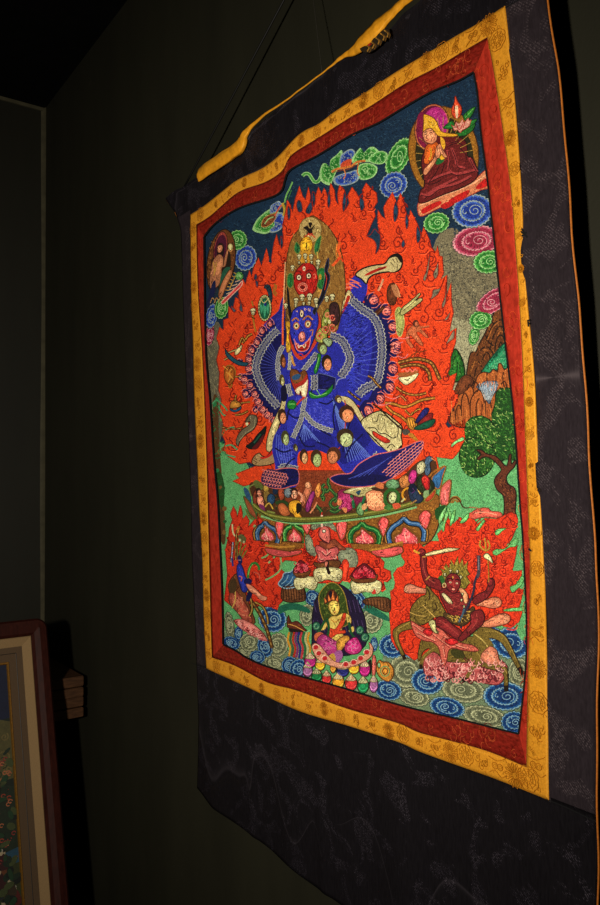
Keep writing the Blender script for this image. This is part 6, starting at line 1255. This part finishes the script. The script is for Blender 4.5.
# ------------------------------------------------------------------ framed picture standing before the end wall
PT = Vector((.583, -.172, 1.158)); DN = Vector((.27, 0, -.963)).normalized()
FP = Plane(PT, (0, 1, 0), -DN)        # u towards the hanging's wall, v up the frame; N into the room
fr = empty('framed_picture', (.95, -.55, 0), 'framed painting with dark red wood frame and cream liner leaning before the end wall', 'picture')
H_ = 1.17; W_ = .86
def fpt(u, v, h): return FP.at(u, v, h)
def frame_ring(name, prof, mat, label, r=0.0, corner=8):
    """prof: list of (inset, height) from outside to inside"""
    V = []; Fc = []; rings = []
    for ins, h in prof:
        u0_, u1_, v0_, v1_ = -W_ + ins, -ins, -H_ + ins, -ins; rr = max(r - ins, .0005); R_ = []
        for (cu, cv, a0) in ((u1_ - rr, v1_ - rr, 0), (u0_ + rr, v1_ - rr, 90), (u0_ + rr, v0_ + rr, 180), (u1_ - rr, v0_ + rr, 270)):
            for k in range(corner + 1): a = radians(a0 + 90 * k / corner); R_.append((cu + rr * cos(a), cv + rr * sin(a)))
        rings.append([len(V) + i for i in range(len(R_))]); V += [fpt(u, v, h) for u, v in R_]
    n = len(rings[0])
    for k in range(len(rings) - 1):
        for i in range(n): Fc.append((rings[k][i], rings[k][(i + 1) % n], rings[k + 1][(i + 1) % n], rings[k + 1][i]))
    o = mesh_obj(name, V, Fc, mat, fr); o['label'] = label; return o
a_o = FP.uv(43, 622); a_w = FP.uv(31, 641); a_l = FP.uv(21, 648); a_g = FP.uv(8, 666)
print('FRAME insets', a_o, a_w, a_l, a_g, FP.uv(32, 660), FP.uv(24, 690), FP.uv(11, 700), FP.uv(12, 700))
o = frame_ring('outer_frame', [(.004, -.03), (.0, -.026), (0, .006), (.006, .014), (.024, .017), (.038, .012), (.045, .004), (.045, -.01)], MT['wood'], 'dark red wooden outer frame with rounded corners', .03)
o = frame_ring('liner', [(.044, .002), (.047, .005), (.070, -.006)], MT['linen'], 'cream linen bevelled liner')
o = frame_ring('mat', [(.069, -.0055), (.108, -.0055)], MT['mat'], 'beige linen mat')
o = frame_ring('mat_line', [(.085, -.005), (.0858, -.0047), (.0866, -.005)], MT['cord'], 'dark line on the mat')
o = frame_ring('fillet', [(.106, -.0055), (.1072, -.002), (.111, -.002), (.113, -.006)], MT['gold'], 'gold fillet')
def fm(level): 
    m = Motif(level, FP, True); m.h = -.0062 + level * .0001; return m
random.seed(21)
m = fm(0); I = .112
m.F((22, 34, 22), [(-W_ + I, -H_ + I), (-I, -H_ + I), (-I, -I), (-W_ + I, -I)], 0)
m.F((14, 26, 58), [(-W_ + I, -.30), (-.4, -.27), (-I, -.25), (-I, -I), (-W_ + I, -I)], 0); 
m.F((90, 84, 44), [(-W_ + I, -.44), (-.5, -.40), (-I, -.40), (-I, -.26), (-.3, -.24), (-.42, -.28), (-W_ + I, -.30)])
m.F((30, 44, 26), [(-W_ + I, -.62), (-I, -.60), (-I, -.42), (-.4, -.40), (-W_ + I, -.44)])
m.F((36, 80, 104), [(-W_ + I, -.64), (-.4, -.63), (-.2, -.615), (-I, -.60), (-I, -.565), (-.3, -.60), (-W_ + I, -.61)])
m.F((54, 60, 24), [(-W_ + I, -.72), (-I, -.68), (-I, -.60), (-.3, -.63), (-W_ + I, -.64)])
for i in range(70):
    u = random.uniform(-.68, -.12); v = random.uniform(-.40, -.26); m.spiral(random.choice(((150, 136, 80), (120, 104, 56), (50, 60, 34))), u, v, random.uniform(.010, .02), random.uniform(0, 360), random.choice((1, -1)), 1.4, .003, 0, 1)
for i in range(130):
    u = random.uniform(-.69, -.118) if i % 2 else random.uniform(-.22, -.118); v = random.uniform(-.60, -.32); m.ring(random.choice(((170, 64, 40), (150, 50, 44), (190, 110, 70))), u, v, .005, .004, 0, .0025, 0, 300, 7)
for i in range(240):
    u = random.uniform(-.69, -.118) if i % 2 else random.uniform(-.22, -.118); v = random.uniform(-1.0, -.30); m.E(random.choice(((30, 66, 36), (24, 44, 26), (70, 80, 40), (16, 24, 18))), u, v, random.uniform(.006, .016), random.uniform(.004, .01), random.uniform(0, 180), n=8)
put_ = m.build('painted_picture', fr, 'small painted picture with dark blue sky and flowers', MT['paint'])
m = fm(2)
for i in range(96):
    u = random.uniform(-.69, -.125) if i % 3 == 0 else random.uniform(-.24, -.122); v = random.uniform(-.99, -.56); c = random.choice(((92, 26, 22), (36, 40, 50), (60, 44, 26), (110, 60, 30), (60, 20, 20)))
    m = fm(2 + i * .05); m.F(c, [(u - .014, v - .028), (u - .010, v), (u, v + .006), (u + .010, v), (u + .014, v - .028)]); m.E((186, 170, 136), u, v + .008, .0055, .007, n=9); m.E(random.choice(((14, 12, 12), (180, 176, 160))), u, v + .013, .0055, .004, n=8); m.build('painted_person', put_, None, MT['paint'])
m = fm(1.5)
for i in range(120):
    u = random.uniform(-.69, -.118); v = random.uniform(-1.0, -.82); m.E(random.choice(((110, 24, 20), (80, 20, 20), (30, 50, 24))), u, v, .007, .006, n=7)
m.build('painted_flowers', put_, 'dark red painted flowers', MT['paint'])
V = [fpt(*p) for p in ((-W_ + .01, -H_ + .01, -.012), (-.01, -H_ + .01, -.012), (-.01, -.01, -.012), (-W_ + .01, -.01, -.012), (-W_ + .01, -H_ + .01, -.022), (-.01, -H_ + .01, -.022), (-.01, -.01, -.022), (-W_ + .01, -.01, -.022))]
mesh_obj('back_board', V, [(0, 1, 2, 3), (7, 6, 5, 4), (0, 4, 5, 1), (1, 5, 6, 2), (2, 6, 7, 3), (3, 7, 4, 0)], MT['strut'], fr)
# strut at the back so the frame stands
V, Fc = tube([fpt(-W_ / 2, -.25, -.03), Vector((.30, PT.y - W_ / 2, .012))], .012, 8); mesh_obj('strut', V, Fc, MT['strut'], fr)
# ------------------------------------------------------------------ small stepped shelf in the corner
sh = empty('corner_shelf', (.2, -.15, .838), 'small stepped brown wooden shelf in the corner behind the framed painting', 'shelf')
zs = [(.838, .868, .500), (.868, .898, .494), (.898, .928, .500), (.928, .960, .496)]
for i, (z0, z1, x1) in enumerate(zs):
    box('board', (.001, -.30 + .004 * (i % 2), z0 + .001), (x1, -.033 + .002 * (i % 2), z1 - .002), MT['shelf_wood'], sh, .002)
# ------------------------------------------------------------------ light: one flash-like lamp beside the camera
ld = bpy.data.lights.new('lamp', 'SPOT'); ld.shadow_soft_size = .035; ld.spot_size = radians(104); ld.spot_blend = 1; ld.energy = 140; ld.color = (1, .92, .78)
lo = bpy.data.objects.new('lamp', ld); COL.objects.link(lo); lo.location = (2.6, -1.28, 1.57)
tgt = Vector((1.15, 0, 1.62)); dr = (tgt - lo.location).normalized(); lo.rotation_euler = dr.to_track_quat('-Z', 'Y').to_euler()
w = bpy.data.worlds.new('world'); bpy.context.scene.world = w; w.use_nodes = True
w.node_tree.nodes['Background'].inputs[0].default_value = (1, .95, .85, 1); w.node_tree.nodes['Background'].inputs[1].default_value = .006
sc_ = bpy.context.scene; sc_.view_settings.view_transform = 'Standard'; sc_.view_settings.look = 'None'; sc_.view_settings.gamma = 1; sc_.view_settings.exposure = 0
try: sc_.view_settings.use_curve_mapping = False
except Exception: pass
